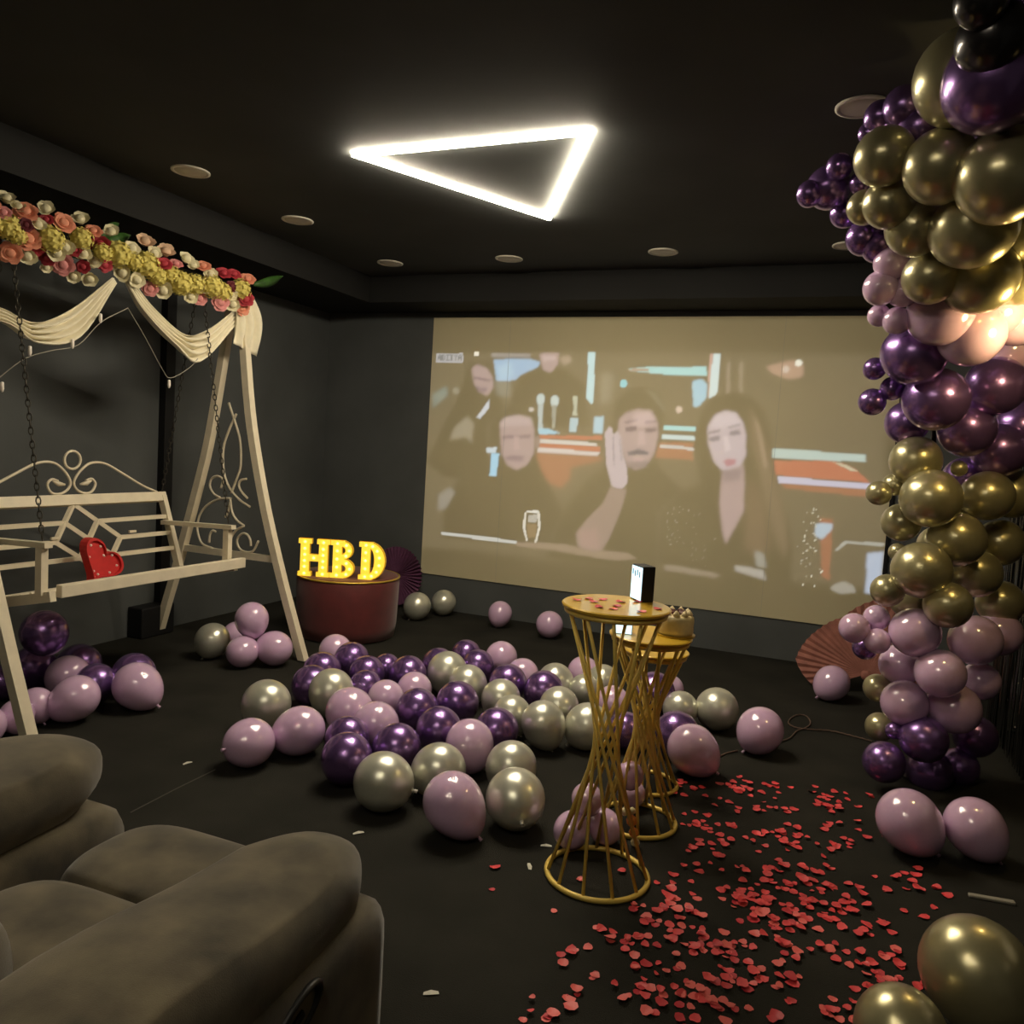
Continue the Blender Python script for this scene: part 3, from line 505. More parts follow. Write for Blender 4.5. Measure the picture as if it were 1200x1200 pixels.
(0,[(-0.123,0.898),(-0.117,0.906),(-0.114,0.895),(-0.120,0.893)],(0.377,0.366,0.302),0.0022),
(0,[(-0.123,0.595),(-0.115,0.607),(-0.111,0.593),(-0.120,0.587)],(0.256,0.248,0.205),0.0022),
(0,[(-0.042,0.990),(-0.037,0.992),(-0.035,0.987),(-0.039,0.986)],(0.244,0.237,0.195),0.0022),
(0,[(-0.099,1.006),(-0.088,1.012),(-0.083,1.004),(-0.096,0.996)],(0.246,0.239,0.197),0.0022),
(0,[(-0.158,0.879),(-0.151,0.884),(-0.148,0.876),(-0.155,0.873)],(0.191,0.185,0.153),0.0022),
(0,[(-0.128,0.748),(-0.120,0.755),(-0.117,0.745),(-0.125,0.742)],(0.256,0.248,0.204),0.0022),
(0,[(-0.102,0.814),(-0.098,0.818),(-0.095,0.811),(-0.100,0.810)],(0.272,0.264,0.217),0.0022),
(0,[(-0.205,0.891),(-0.194,0.902),(-0.189,0.889),(-0.202,0.881)],(0.267,0.259,0.213),0.0022),
(0,[(-0.139,0.785),(-0.134,0.793),(-0.132,0.782),(-0.137,0.780)],(0.266,0.258,0.213),0.0022),
(0,[(-0.106,0.895),(-0.098,0.910),(-0.093,0.892),(-0.103,0.887)],(0.235,0.228,0.188),0.0022),
(0,[(-0.161,0.790),(-0.150,0.804),(-0.145,0.787),(-0.158,0.779)],(0.210,0.204,0.168),0.0022),
(0,[(-0.112,0.898),(-0.100,0.912),(-0.095,0.896),(-0.109,0.887)],(0.205,0.199,0.164),0.0022),
(0,[(-0.168,0.767),(-0.159,0.772),(-0.155,0.764),(-0.165,0.759)],(0.273,0.264,0.218),0.0022),
(0,[(-0.102,0.770),(-0.092,0.778),(-0.088,0.768),(-0.099,0.761)],(0.191,0.185,0.153),0.0022),
(0,[(-0.961,1.074),(-0.949,1.098),(-0.942,1.072),(-0.957,1.063)],(0.101,0.098,0.081),0.0022),
(0,[(-0.974,0.913),(-0.962,0.925),(-0.957,0.910),(-0.970,0.902)],(0.118,0.115,0.095),0.0022),
(0,[(-0.994,0.969),(-0.986,0.985),(-0.982,0.966),(-0.991,0.962)],(0.140,0.136,0.112),0.0022),
(0,[(-0.894,0.829),(-0.887,0.835),(-0.885,0.826),(-0.891,0.824)],(0.074,0.072,0.059),0.0022),
(0,[(-1.002,1.056),(-0.992,1.069),(-0.987,1.053),(-0.998,1.048)],(0.086,0.084,0.069),0.0022),
]

# ------------------------------------------------------------------ helpers
def mat(name, col, rough=.5, metal=0.0, var=0.0, scale=8.0, bump=0.0, bscale=40.0, coat=0.0, coat_rough=.05,
        emit=None, estr=0.0, sheen=0.0, trans=0.0, coat_ior=1.5, spec=.5, detail=4.0, subsurf=0.0):
    """Principled material: base colour with a little procedural noise, optional noise bump."""
    mt = bpy.data.materials.new(name)
    mt.use_nodes = True
    nt = mt.node_tree
    b = nt.nodes['Principled BSDF']
    b.inputs['Roughness'].default_value = rough
    b.inputs['Metallic'].default_value = metal
    b.inputs['Specular IOR Level'].default_value = spec
    b.inputs['Coat Weight'].default_value = coat
    b.inputs['Coat Roughness'].default_value = coat_rough
    b.inputs['Coat IOR'].default_value = coat_ior
    b.inputs['Sheen Weight'].default_value = sheen
    b.inputs['Transmission Weight'].default_value = trans
    b.inputs['Subsurface Weight'].default_value = subsurf
    if subsurf:
        b.inputs['Subsurface Radius'].default_value = (.05, .04, .04)
    tc = nt.nodes.new('ShaderNodeTexCoord')
    nz = nt.nodes.new('ShaderNodeTexNoise')
    nz.inputs['Scale'].default_value = scale
    nz.inputs['Detail'].default_value = detail
    nt.links.new(tc.outputs['Object'], nz.inputs['Vector'])
    rp = nt.nodes.new('ShaderNodeValToRGB')
    lo = [max(0, c * (1 - var)) for c in col]
    hi = [min(1, c * (1 + var)) for c in col]
    rp.color_ramp.elements[0].position = .3
    rp.color_ramp.elements[1].position = .7
    rp.color_ramp.elements[0].color = (*lo, 1)
    rp.color_ramp.elements[1].color = (*hi, 1)
    nt.links.new(nz.outputs['Fac'], rp.inputs['Fac'])
    nt.links.new(rp.outputs['Color'], b.inputs['Base Color'])
    if bump:
        n2 = nt.nodes.new('ShaderNodeTexNoise')
        n2.inputs['Scale'].default_value = bscale
        n2.inputs['Detail'].default_value = 3
        nt.links.new(tc.outputs['Object'], n2.inputs['Vector'])
        bp = nt.nodes.new('ShaderNodeBump')
        bp.inputs['Strength'].default_value = bump
        bp.inputs['Distance'].default_value = .01
        nt.links.new(n2.outputs['Fac'], bp.inputs['Height'])
        nt.links.new(bp.outputs['Normal'], b.inputs['Normal'])
    if emit:
        b.inputs['Emission Color'].default_value = (*emit, 1)
        b.inputs['Emission Strength'].default_value = estr
    return mt


class MB:
    """Collects vertices and faces, then links them as one mesh object."""
    def __init__(s):
        s.v = []; s.f = []

    def add(s, vs, fs):
        o = len(s.v)
        s.v += [tuple(p) for p in vs]
        s.f += [tuple(i + o for i in f) for f in fs]
        return s

    def box(s, c, size, rot=None):
        hx, hy, hz = [a / 2 for a in size]
        vs = [Vector((x, y, z)) for x in (-hx, hx) for y in (-hy, hy) for z in (-hz, hz)]
        if rot is not None:
            vs = [rot @ v for v in vs]
        c = Vector(c)
        return s.add([v + c for v in vs], [(0, 1, 3, 2), (4, 6, 7, 5), (0, 4, 5, 1), (2, 3, 7, 6), (0, 2, 6, 4), (1, 5, 7, 3)])

    def bar(s, a, b, w, h, up=(0, 0, 1)):
        """rectangular bar from a to b; w across, h along up"""
        a = Vector(a); b = Vector(b)
        d = (b - a); L = d.length; d.normalize()
        u = Vector(up); u = (u - d * u.dot(d))
        if u.length < 1e-4:
            u = Vector((1, 0, 0)); u = u - d * u.dot(d)
        u.normalize(); w_ = d.cross(u)
        R = Matrix((d, w_, u)).transposed()
        return s.box((a + b) / 2, (L, w, h), R)

    def tube(s, pts, r, n=6, closed=False, cap=True):
        P = [Vector(p) for p in pts]
        k = len(P)
        rs = r if isinstance(r, (list, tuple)) else [r] * k
        o = len(s.v)
        prev = None
        for i in range(k):
            a = P[(i - 1) % k] if (closed or i) else P[0]
            b = P[(i + 1) % k] if (closed or i < k - 1) else P[-1]
            d = (b - a)
            d = d.normalized() if d.length > 1e-9 else Vector((0, 0, 1))
            if prev is None:
                u = d.orthogonal().normalized()
            else:
                u = prev - d * prev.dot(d)
                u = u.normalized() if u.length > 1e-6 else d.orthogonal().normalized()
            prev = u
            w = d.cross(u)
            for j in range(n):
                an = 2 * pi * j / n
                s.v.append(tuple(P[i] + (u * cos(an) + w * sin(an)) * rs[i]))
        for i in range(k if closed else k - 1):
            i2 = (i + 1) % k
            for j in range(n):
                j2 = (j + 1) % n
                s.f.append((o + i * n + j, o + i * n + j2, o + i2 * n + j2, o + i2 * n + j))
        if cap and not closed:
            s.f.append(tuple(o + j for j in range(n))[::-1])
            s.f.append(tuple(o + (k - 1) * n + j for j in range(n)))
        return s

    def lathe(s, prof, n=24, c=(0, 0, 0), M=None):
        """profile of (radius, height) turned about z"""
        o = len(s.v); c = Vector(c)
        for (r, h) in prof:
            for j in range(n):
                a = 2 * pi * j / n
                p = Vector((r * cos(a), r * sin(a), h))
                if M is not None:
                    p = M @ p
                s.v.append(tuple(p + c))
        for i in range(len(prof) - 1):
            for j in range(n):
                j2 = (j + 1) % n
                s.f.append((o + i * n + j, o + i * n + j2, o + (i + 1) * n + j2, o + (i + 1) * n + j))
        s.f.append(tuple(o + j for j in range(n))[::-1])
        s.f.append(tuple(o + (len(prof) - 1) * n + j for j in range(n)))
        return s

    def prism(s, poly, d0, d1, fn):
        """extrude a 2D outline; fn(u, v, d) gives the point"""
        n = len(poly); o = len(s.v)
        for d in (d0, d1):
            for (u, v) in poly:
                s.v.append(tuple(fn(u, v, d)))
        s.f.append(tuple(o + j for j in range(n))[::-1])
        s.f.append(tuple(o + n + j for j in range(n)))
        for j in range(n):
            j2 = (j + 1) % n
            s.f.append((o + j, o + j2, o + n + j2, o + n + j))
        return s

    def mesh(s, name, material, smooth=False):
        me = bpy.data.meshes.new(name)
        me.from_pydata(s.v, [], s.f)
        bm = bmesh.new(); bm.from_mesh(me)
        bmesh.ops.recalc_face_normals(bm, faces=bm.faces)
        bm.to_mesh(me); bm.free()
        me.materials.append(material)
        if smooth:
            me.polygons.foreach_set('use_smooth', [True] * len(me.polygons))
        me.update()
        return me

    def build(s, name, material, parent=None, smooth=False, bevel=0.0):
        o = bpy.data.objects.new(name, s.mesh(name, material, smooth))
        COL.objects.link(o)
        if parent:
            o.parent = parent
        if bevel:
            bv = o.modifiers.new('bevel', 'BEVEL'); bv.width = bevel; bv.segments = 2; bv.limit_method = 'ANGLE'
        return o


def tag(o, label=None, cat=None, group=None, kind=None):
    if label: o['label'] = label
    if cat: o['category'] = cat
    if group: o['group'] = group
    if kind: o['kind'] = kind
    return o


def thing(name, label, cat, loc=(0, 0, 0), group=None):
    o = bpy.data.objects.new(name, None)
    o.empty_display_size = .05
    COL.objects.link(o)
    o.location = loc
    return tag(o, label, cat, group)


def inst(name, mesh, parent=None, M=None):
    o = bpy.data.objects.new(name, mesh)
    COL.objects.link(o)
    if parent: o.parent = parent
    if M is not None: o.matrix_basis = M
    return o


def local(parent):
    p = Vector(parent.location)
    return lambda x, y, z: (x - p.x, y - p.y, z - p.z)


def aim(d):
    """rotation taking -Z (the balloon's neck side) to direction d"""
    return Vector((0, 0, -1)).rotation_difference(Vector(d).normalized()).to_matrix().to_4x4()


def catmull(pts, k=6):
    P = [Vector(p) for p in pts]
    P = [P[0] * 2 - P[1]] + P + [P[-1] * 2 - P[-2]]
    r = []
    for i in range(1, len(P) - 2):
        a, b, c, d = P[i - 1], P[i], P[i + 1], P[i + 2]
        for j in range(k):
            t = j / k
            r.append(.5 * ((2 * b) + (c - a) * t + (2 * a - 5 * b + 4 * c - d) * t * t + (3 * b - a - 3 * c + d) * t ** 3))
    r.append(P[-2])
    return r


def cushion(mb, c, half, e=(4, 4, 4), n=14, R=None, puff=None):
    """superellipsoid cushion; e holds the exponent of the norm"""
    o = len(mb.v); idx = {}
    vs = []; fs = []
    def vert(p):
        k = tuple(round(a, 5) for a in p)
        if k not in idx:
            x, y, z = p
            l = (abs(x) ** e[0] + abs(y) ** e[1] + abs(z) ** e[2]) ** (1 / max(e))
            q = Vector((x / l * half[0], y / l * half[1], z / l * half[2]))
            if puff: q = puff(q)
            if R is not None: q = R @ q
            idx[k] = len(vs); vs.append(q + Vector(c))
        return idx[k]
    for ax in range(3):
        for sg in (-1, 1):
            for i in range(n):
                for j in range(n):
                    qd = []
                    for (a, b) in ((i, j), (i + 1, j), (i + 1, j + 1), (i, j + 1)):
                        p = [0, 0, 0]
                        p[ax] = sg; p[(ax + 1) % 3] = sin((a / n - .5) * pi / 2) / sin(pi / 4); p[(ax + 2) % 3] = sin((b / n - .5) * pi / 2) / sin(pi / 4)
                        qd.append(vert(p))
                    fs.append(qd if sg > 0 else qd[::-1])
    mb.add(vs, fs)
    return mb


# ------------------------------------------------------------------ materials
M_floor = mat('black_carpet', (.021, .020, .016), .9, var=.25, scale=3, bump=.5, bscale=260, spec=.15)
M_wall = mat('charcoal_wall', (.084, .090, .090), .75, var=.12, scale=2, bump=.05, bscale=60, spec=.25)
M_ceil = mat('black_ceiling', (.060, .064, .063), .8, var=.1, scale=2, spec=.2)
M_soffit = mat('black_soffit', (.016, .016, .0155), .8, var=.1, scale=2, spec=.2)
M_batten = mat('black_batten', (.008, .008, .009), .6, spec=.3)
M_white = mat('cream_enamel', (.74, .66, .50), .38, var=.06, scale=14, bump=.03, bscale=90)
M_gold_rod = mat('gold_rod', (.80, .58, .13), .36, metal=.15, var=.08, scale=20)
M_gold_top = mat('gold_table_top', (.70, .44, .04), .3, metal=.1, var=.05, scale=10, coat=.5)
M_lilac = mat('lilac_latex', (.68, .46, .68), .22, var=.02, coat=1.0, coat_rough=.10, coat_ior=1.9, subsurf=.25)
M_purple = mat('purple_chrome_latex', (.26, .14, .40), .27, metal=.78, var=.03, coat=.6, coat_rough=.12)
M_silver = mat('silver_chrome_latex', (.71, .71, .60), .31, metal=.62, var=.03, coat=.5, coat_rough=.12)
M_goldb = mat('pale_gold_chrome_latex', (.46, .42, .24), .29, metal=.65, var=.03, coat=.6, coat_rough=.1)
M_black_b = mat('black_chrome_latex', (.02, .018, .02), .3, metal=.5, coat=.6, coat_rough=.1)
M_knot = mat('pale_knot', (.62, .60, .54), .5)
M_suede = mat('taupe_suede', (.088, .072, .044), .85, var=.6, scale=8, bump=.12, bscale=420, sheen=.35, spec=.15, detail=6)
M_dark = mat('dark_plastic', (.012, .012, .012), .45)
M_pouf = mat('red_velvet', (.105, .012, .012), .65, var=.15, scale=12, sheen=.25)
M_rim = mat('gold_trim', (.6, .42, .06), .35, metal=.6)
M_led = mat('led_strip', (.9, .85, .7), .5, emit=(1, .87, .66), estr=LED_POWER)
M_led2 = mat('led_strip_rear', (.9, .85, .7), .5, emit=(1, .87, .66), estr=LED_BACK_POWER)
M_lamp = mat('warm_globe', (.9, .8, .5), .5, emit=(1, .71, .27), estr=LAMP_POWER)
M_letter = mat('lit_letter_face', (.8, .62, .12), .5, emit=(1, .60, .03), estr=LETTER_POWER)
M_bulb = mat('lit_bulb', (.9, .8, .4), .4, emit=(1, .74, .16), estr=LETTER_POWER * 3)
M_letter_rim = mat('letter_rim', (.55, .36, .03), .5, emit=(1, .5, .01), estr=LETTER_POWER * .25)
M_heart = mat('red_heart', (.50, .012, .012), .4, var=.08, scale=30)
M_pearl = mat('white_bulb', (.85, .78, .70), .4)
M_sheer = mat('sheer_drape', (.78, .72, .54), .85, var=.05, scale=20, sheen=.3)
M_leaf = mat('green_leaf', (.035, .10, .016), .5, var=.3, scale=30)
M_chain = mat('dark_chain', (.06, .055, .045), .4, metal=.8)
M_wire = mat('pale_wire', (.30, .28, .23), .5)
M_petal = [mat('red_petal', (.72, .065, .075), .5, var=.25, scale=40), mat('coral_petal', (.78, .14, .13), .5, var=.25, scale=40), mat('crimson_petal', (.52, .03, .045), .5, var=.25, scale=40)]
M_foil = mat('black_foil', (.09, .09, .085), .16, metal=.9)
M_disc = mat('off_white_trim', (.78, .74, .64), .6)
M_cake = mat('cream_icing', (.72, .60, .34), .55, var=.08, scale=40, bump=.1, bscale=60)
M_choc = mat('dark_topping', (.10, .035, .03), .5, var=.3, scale=60)
M_ribbon = mat('brown_ribbon', (.11, .065, .045), .6)
M_paper = mat('white_scrap', (.6, .58, .5), .7)
M_fanpink = mat('dusty_pink_paper', (.33, .13, .10), .8, var=.18, scale=14, bump=.3, bscale=40)
M_fanpurple = mat('plum_paper', (.10, .028, .075), .85, var=.15, scale=14, bump=.3, bscale=40)
M_orange = mat('orange_trinket', (.75, .25, .04), .5, var=.2, scale=40)
FLC = {'w': mat('white_bloom', (.70, .64, .42), .7, var=.15, scale=30), 'y': mat('yellow_bloom', (.66, .56, .14), .7, var=.2, scale=40),
       'p': mat('peach_bloom', (.72, .28, .17), .7, var=.18, scale=30), 'r': mat('red_bloom', (.40, .03, .045), .7, var=.25, scale=30),
       'd': mat('dark_red_bloom', (.10, .006, .012), .7, var=.25, scale=30), 'k': mat('pink_bloom', (.66, .26, .25), .7, var=.18, scale=30),
       'x': mat('blush_bloom', (.68, .46, .30), .7, var=.2, scale=30)}

# ------------------------------------------------------------------ the room
XL, XR, YB, YF, ZC = -4.55, 1.45, 6.45, -2.2, 2.9
SX, SY, SZ = -3.8, 5.95, 2.68
def struct(mb, name, material, parent=None):
    o = mb.build(name, material, parent)
    if not parent: o['kind'] = 'structure'
    return o
T = .1
struct(MB().box(((XL + XR) / 2, (YB + YF) / 2, -T / 2), (XR - XL + 2 * T, YB - YF + 2 * T, T)), 'floor', M_floor)
struct(MB().box(((XL + XR) / 2, (YB + YF) / 2, ZC + T / 2), (XR - XL + 2 * T, YB - YF + 2 * T, T)), 'ceiling', M_ceil)
struct(MB().box((XL - T / 2, (YB + YF) / 2, ZC / 2), (T, YB - YF + 2 * T, ZC)), 'wall_left', M_wall)
struct(MB().box((XR + T / 2, (YB + YF) / 2, ZC / 2), (T, YB - YF + 2 * T, ZC)), 'wall_right', M_wall)
struct(MB().box(((XL + XR) / 2, YB + T / 2, ZC / 2), (XR - XL, T, ZC)), 'wall_back', M_wall)
struct(MB().box(((XL + XR) / 2, YF - T / 2, ZC / 2), (XR - XL, T, ZC)), 'wall_front', M_wall)
struct(MB().box(((XL + SX) / 2, (SY + YF) / 2, (SZ + ZC) / 2), (SX - XL, SY - YF, ZC - SZ)), 'trim_1', M_soffit)
struct(MB().box(((XL + XR) / 2, (SY + YB) / 2, (SZ + ZC) / 2), (XR - XL, YB - SY, ZC - SZ)), 'trim_2', M_soffit)
struct(MB().box((XL + .03, 4.45, SZ / 2), (.06, .085, SZ)), 'trim_3', M_batten)
tag(MB().box((XL + .07, 4.32, .11), (.14, .30, .22)).build('floor_box', M_batten, bevel=.01), 'low black box on the floor against the wall behind the swing', 'box')
MB().tube([(-2.415, 2.25, .0), (-2.425, 2.49, .0), (-2.425, 2.72, .0)], .003, 5).build('seam', mat('seam_thread', (.06, .056, .045), .8), bpy.data.objects['floor'])

# projection wall panel: white painted board, the film is light falling on it
SCX0, SCX1, SCZ0, SCZ1 = -3.43, .41, .316, 2.635
NU, NV = 420, 254
UU, VV = np.meshgrid(np.linspace(SCX0, SCX1, NU), np.linspace(SCZ0, SCZ1, NV))
IMG = np.zeros((NV, NU, 3))
DU = (SCX1 - SCX0) / (NU - 1)
def blur(a, s):
    k = max(.35, s / DU)
    n = max(1, int(k * 2.5 + .5))
    w = np.exp(-.5 * (np.arange(-n, n + 1) / k) ** 2); w /= w.sum()
    for ax in (0, 1):
        a = np.apply_along_axis(lambda q: np.convolve(np.pad(q, n, mode='edge'), w, 'valid'), ax, a)
    return a
def paint(mask, col, s):
    global IMG
    ys, xs = np.where(mask > 0)
    if len(ys) == 0: return
    p = 14
    y0, y1, x0, x1 = max(0, ys.min() - p), ys.max() + p, max(0, xs.min() - p), xs.max() + p
    a = blur(mask[y0:y1, x0:x1].astype(float), s)[..., None]
    c = np.array(col); sub = IMG[y0:y1, x0:x1]
    if (c < 0).any():
        IMG[y0:y1, x0:x1] = np.maximum(0, sub + a * c)
    elif c.max() < .1:
        IMG[y0:y1, x0:x1] = sub + a * c
    else:
        IMG[y0:y1, x0:x1] = sub * (1 - a) + a * c
for kind_, P, col, s in FILM:
    if kind_ in (0, 2):
        ins = np.zeros(UU.shape, bool)
        for k in range(len(P)):
            (x1, y1), (x2, y2) = P[k], P[(k + 1) % len(P)]
            if y1 == y2: continue
            c = ((y1 > VV) != (y2 > VV)) & (UU < (x2 - x1) * (VV - y1) / (y2 - y1) + x1)
            ins ^= c
    else:
        (cx, cz), (rx, rz) = P
        ins = ((UU - cx) / rx) ** 2 + ((VV - cz) / rz) ** 2 < 1
    if kind_ == 2:
        IMG *= 1 - blur(ins.astype(float), s)[..., None]
    else:
        paint(ins, col, s)
FONT = {'A': '010101111101101', 'D': '110101101101110', 'I': '111010010010111', 'T': '111010010010010', 'Y': '101101010010010'}
gx, gz = -3.365, 2.305
for ch in 'ADITYA':
    for i, b in enumerate(FONT[ch]):
        if b == '1':
            ux, uz = gx + (i % 3) * .0115, gz - (i // 3) * .0115
            ins = (abs(UU - ux) < .0062) & (abs(VV - uz) < .0062)
            IMG[ins] = (.07, .09, .12)
    gx += .0405
sv = [(u, YB - .012, v) for v, u in zip(VV.ravel(), UU.ravel())]
sf = [(j * NU + i, j * NU + i + 1, (j + 1) * NU + i + 1, (j + 1) * NU + i) for j in range(NV - 1) for i in range(NU - 1)]
sm = bpy.data.meshes.new('screen_surface'); sm.from_pydata(sv, [], sf)
at = sm.color_attributes.new('film', 'FLOAT_COLOR', 'POINT')
at.data.foreach_set('color', np.concatenate([IMG, np.ones((NV, NU, 1))], 2).astype(np.float32).ravel())
M_screen = mat('screen_paint', (.55, .49, .315), .8, var=.03, scale=1.5, spec=.1)
nt = M_screen.node_tree; ca = nt.nodes.new('ShaderNodeVertexColor'); ca.layer_name = 'film'
nt.links.new(ca.outputs['Color'], nt.nodes['Principled BSDF'].inputs['Emission Color'])
nt.nodes['Principled BSDF'].inputs['Emission Strength'].default_value = FILM_POWER
sm.materials.append(M_screen)
scr = thing('projection_screen', 'large pale projection screen showing a film scene on the back wall', 'screen', ((SCX0 + SCX1) / 2, YB, SCZ0))
so = inst('screen_surface', sm, scr); so.location = local(scr)(0, 0, 0)
L = local(scr)
MB().box(L((SCX0 + SCX1) / 2, YB - .005, (SCZ0 + SCZ1) / 2), (SCX1 - SCX0, .01, SCZ1 - SCZ0)).build('backing_board', M_disc, scr)
MB().box(L(SCX1 + .012, YB - .01, (SCZ0 + SCZ1) / 2), (.024, .02, SCZ1 - SCZ0)).build('edge_strip', M_batten, scr)
for sx in (-2.68, -.42):
    MB().box(L(sx, YB - .0128, (SCZ0 + SCZ1) / 2), (.003, .0012, SCZ1 - SCZ0)).build('seam', mat('seam_line', (.45, .42, .31), .8), scr)

# ceiling lights
def led_triangle(name, pts, material, label):
    c = sum((Vector(p) for p in pts), Vector()) / 3
    t = thing(name, label, 'light', (c.x, c.y, ZC))
    for i in range(3):
        a = Vector(pts[i]) - c; b = Vector(pts[(i + 1) % 3]) - c
        a.z = b.z = -.0085
        d = (b - a).normalized() * .012
        MB().bar(a - d, b + d, .027, .016).build('led_tube', material, t)
    for p in pts:
        q = Vector(p) - c
        MB().lathe([(.004, -.003), (.004, 0)], 8, (q.x, q.y, 0)).build('mount', M_dark, t)
    return t
led_triangle('triangle_light', [(-2.30, 3.41, 0), (-1.10, 3.40, 0), (-1.70, 4.57, 0)], M_led, 'glowing warm white triangular light on the black ceiling')
led_triangle('triangle_light', [(-1.7, -.5, 0), (-.3, -.5, 0), (-1.0, .7, 0)], M_led2, 'second warm white triangular light on the ceiling behind the sofa')
DL = [((-3.37, 3.44), 'nearest round downlight on the ceiling above the flower garland'), ((-3.36, 4.36), 'round downlight between the garland and the far corner of the ceiling'),
      ((-3.355, 5.52), 'round downlight in the far left corner of the ceiling'), ((-2.34, 5.51), 'round downlight on the ceiling above the left half of the screen'),
      ((-1.19, 5.47), 'round downlight on the ceiling above the middle of the screen'), ((-.02, 5.47), 'round downlight by the screen, half hidden behind the balloon garland'),
      ((-.01, 3.42), 'round downlight beside the dark top of the balloon garland')]
for (x, y), lab in DL:
    t = thing('downlight', lab, 'light', (x, y, ZC), 'round ceiling downlights')
    MB().lathe([(.102, 0), (.102, -.006), (.088, -.010), (.084, -.004), (.084, 0)], 28).build('trim_ring', M_disc, t, True)
    MB().lathe([(.083, -.0005), (.083, -.005), (.03, -.0065)], 28).build('diffuser', M_disc, t, True)

# ------------------------------------------------------------------ garden swing
SWX = -3.84
YA, YBF = 2.42, 4.36          # the two A-frames
sw = thing('garden_swing', 'cream metal garden swing with flower covered top along the left wall', 'swing', (SWX, 3.42, 0))
L = local(sw)
legF = [(-3.17, 0), (-3.27, .26), (-3.37, .525), (-3.523, .976), (-3.644, 1.431), (-3.71, 1.774), (-3.79, 2.38)]
legR = [(-4.45, 0), (-4.37, .26), (-4.30, .476), (-4.19, .857), (-4.067, 1.288), (-3.991, 1.648), (-3.87, 2.38)]
SCROLL = [[(-3.874, 1.699), (-3.826, 1.596), (-3.768, 1.453), (-3.753, 1.279), (-3.786, 1.177), (-3.826, 1.08)],
 [(-3.805, 1.626), (-3.866, 1.507), (-3.906, 1.387), (-3.9, 1.24), (-3.85, 1.125), (-3.758, 1.044), (-3.661, .999)],
 [(-3.917, 1.108), (-3.904, 1.169), (-3.95, 1.189), (-4.002, 1.168), (-4.015, 1.113), (-3.975, 1.062), (-3.921, 1.042)],
 [(-3.699, 1.189), (-3.749, 1.174), (-3.762, 1.138), (-3.738, 1.098), (-3.685, 1.055)],
 [(-3.824, 1.044), (-3.936, 1.029), (-4.032, .98), (-4.095, .91), (-4.117, .82), (-4.1, .75), (-4.06, .70), (-3.967, .679)],
 [(-4.007, .717), (-4.001, .772), (-3.98, .804), (-3.95, .80)],
 [(-3.832, 1.038), (-3.813, .95), (-3.766, .895), (-3.706, .865)], [(-3.706, .865), (-3.778, .823), (-3.82, .754), (-3.831, .681)],
 [(-3.89, .836), (-3.851, .792), (-3.825, .711)],
 [(-3.642, .73), (-3.651, .776), (-3.682, .809), (-3.726, .805), (-3.761, .765), (-3.751, .719), (-3.706, .688), (-3.626, .696), (-3.579, .772)],
 [(-3.831, 1.02), (-3.843, .96), (-3.871, .91)]]
def strip(mb, pts, w, h):
    """square bar following a polyline in the x-z plane at constant y"""
    n = len(pts)
    vs = []; fs = []
    for i, (x, y, z) in enumerate(pts):
        a = Vector(pts[max(0, i - 1)]); b = Vector(pts[min(n - 1, i + 1)])
        d = (b - a).normalized(); u = Vector((d.z, 0, -d.x))
        p = Vector((x, y, z))
        for (s1, s2) in ((-1, -1), (1, -1), (1, 1), (-1, 1)):
            vs.append(p + u * s1 * w / 2 + Vector((0, 1, 0)) * s2 * h / 2)
    for i in range(n - 1):
        for j in range(4):
            fs.append((i * 4 + j, i * 4 + (j + 1) % 4, (i + 1) * 4 + (j + 1) % 4, (i + 1) * 4 + j))
    fs += [(3, 2, 1, 0), tuple((n - 1) * 4 + j for j in range(4))]
    mb.add(vs, fs)
for yy in (YA, YBF):
    for leg in (legF, legR):
        mb = MB()
        strip(mb, [L(p.x, yy, p.z) for p in catmull([(x, 0, z) for x, z in leg], 3)], .052, .052)
        lo = mb.build('leg', M_white, sw)
        MB().box(L(leg[0][0], yy, .004), (.062, .062, .008)).build('foot_pad', M_dark, lo)
    MB().bar(L(-4.23, yy, .66), L(-3.43, yy, .66), .03, .045).build('cross_bar', M_white, sw)
    for s in SCROLL:
        MB().tube([L(p.x, yy, p.z) for p in catmull([(x, 0, z) for x, z in s], 5)], .0085, 6).build('scroll', M_white, sw, True)
MB().bar(L(-3.83, YA - .08, 2.40), L(-3.83, YBF + .06, 2.40), .06, .05).build('top_beam', M_white, sw, bevel=.004)
# bench: seat tilted back a little
BY0, BY1 = 2.64, 3.93
BC = (BY0 + BY1) / 2
def seat_pt(x): return .70 + (x + 3.40) * .27
MB().bar(L(-3.375, 2.69, .690), L(-3.375, 3.975, .690), .04, .062).build('seat_front_rail', M_white, sw, bevel=.004)
for yy in (2.655, 3.90):
    MB().bar(L(-3.37, yy, .672), L(-3.87, yy, .565), .032, .05).build('seat_side_rail', M_white, sw)
nsl = 6
for k in range(nsl):
    x = -3.44 - k * .07
    MB().bar(L(x, 2.66, seat_pt(x) - .012), L(x, 3.90, seat_pt(x) - .012), .045, .014, (.27, 0, 1)).build('seat_slat', M_white, sw)
def back_pt(z, y): return L(-3.83 - (z - .56) * .36, y, z)
MB().bar(back_pt(1.055, BY0 - .02), back_pt(1.055, BY1 + .02), .04, .062, (-.36, 0, 1)).build('back_top_rail', M_white, sw, bevel=.004)
MB().bar(back_pt(.585, BY0), back_pt(.585, BY1), .03, .03).build('back_bottom_rail', M_white, sw)
for yy in (BY0 + .015, BY1 - .0):
    MB().bar(back_pt(.56, yy), back_pt(1.06, yy), .045, .034, (0, 1, 0)).build('back_side_rail', M_white, sw)
DC = 3.325
dt, dl, dr, db = (1.035, DC - .055), (.835, DC - .22), (.83, DC + .21), (.64, DC + .04)
bar_ = lambda a, b, nm: MB().bar(back_pt(*a), back_pt(*b), .022, .024).build(nm, M_white, sw)
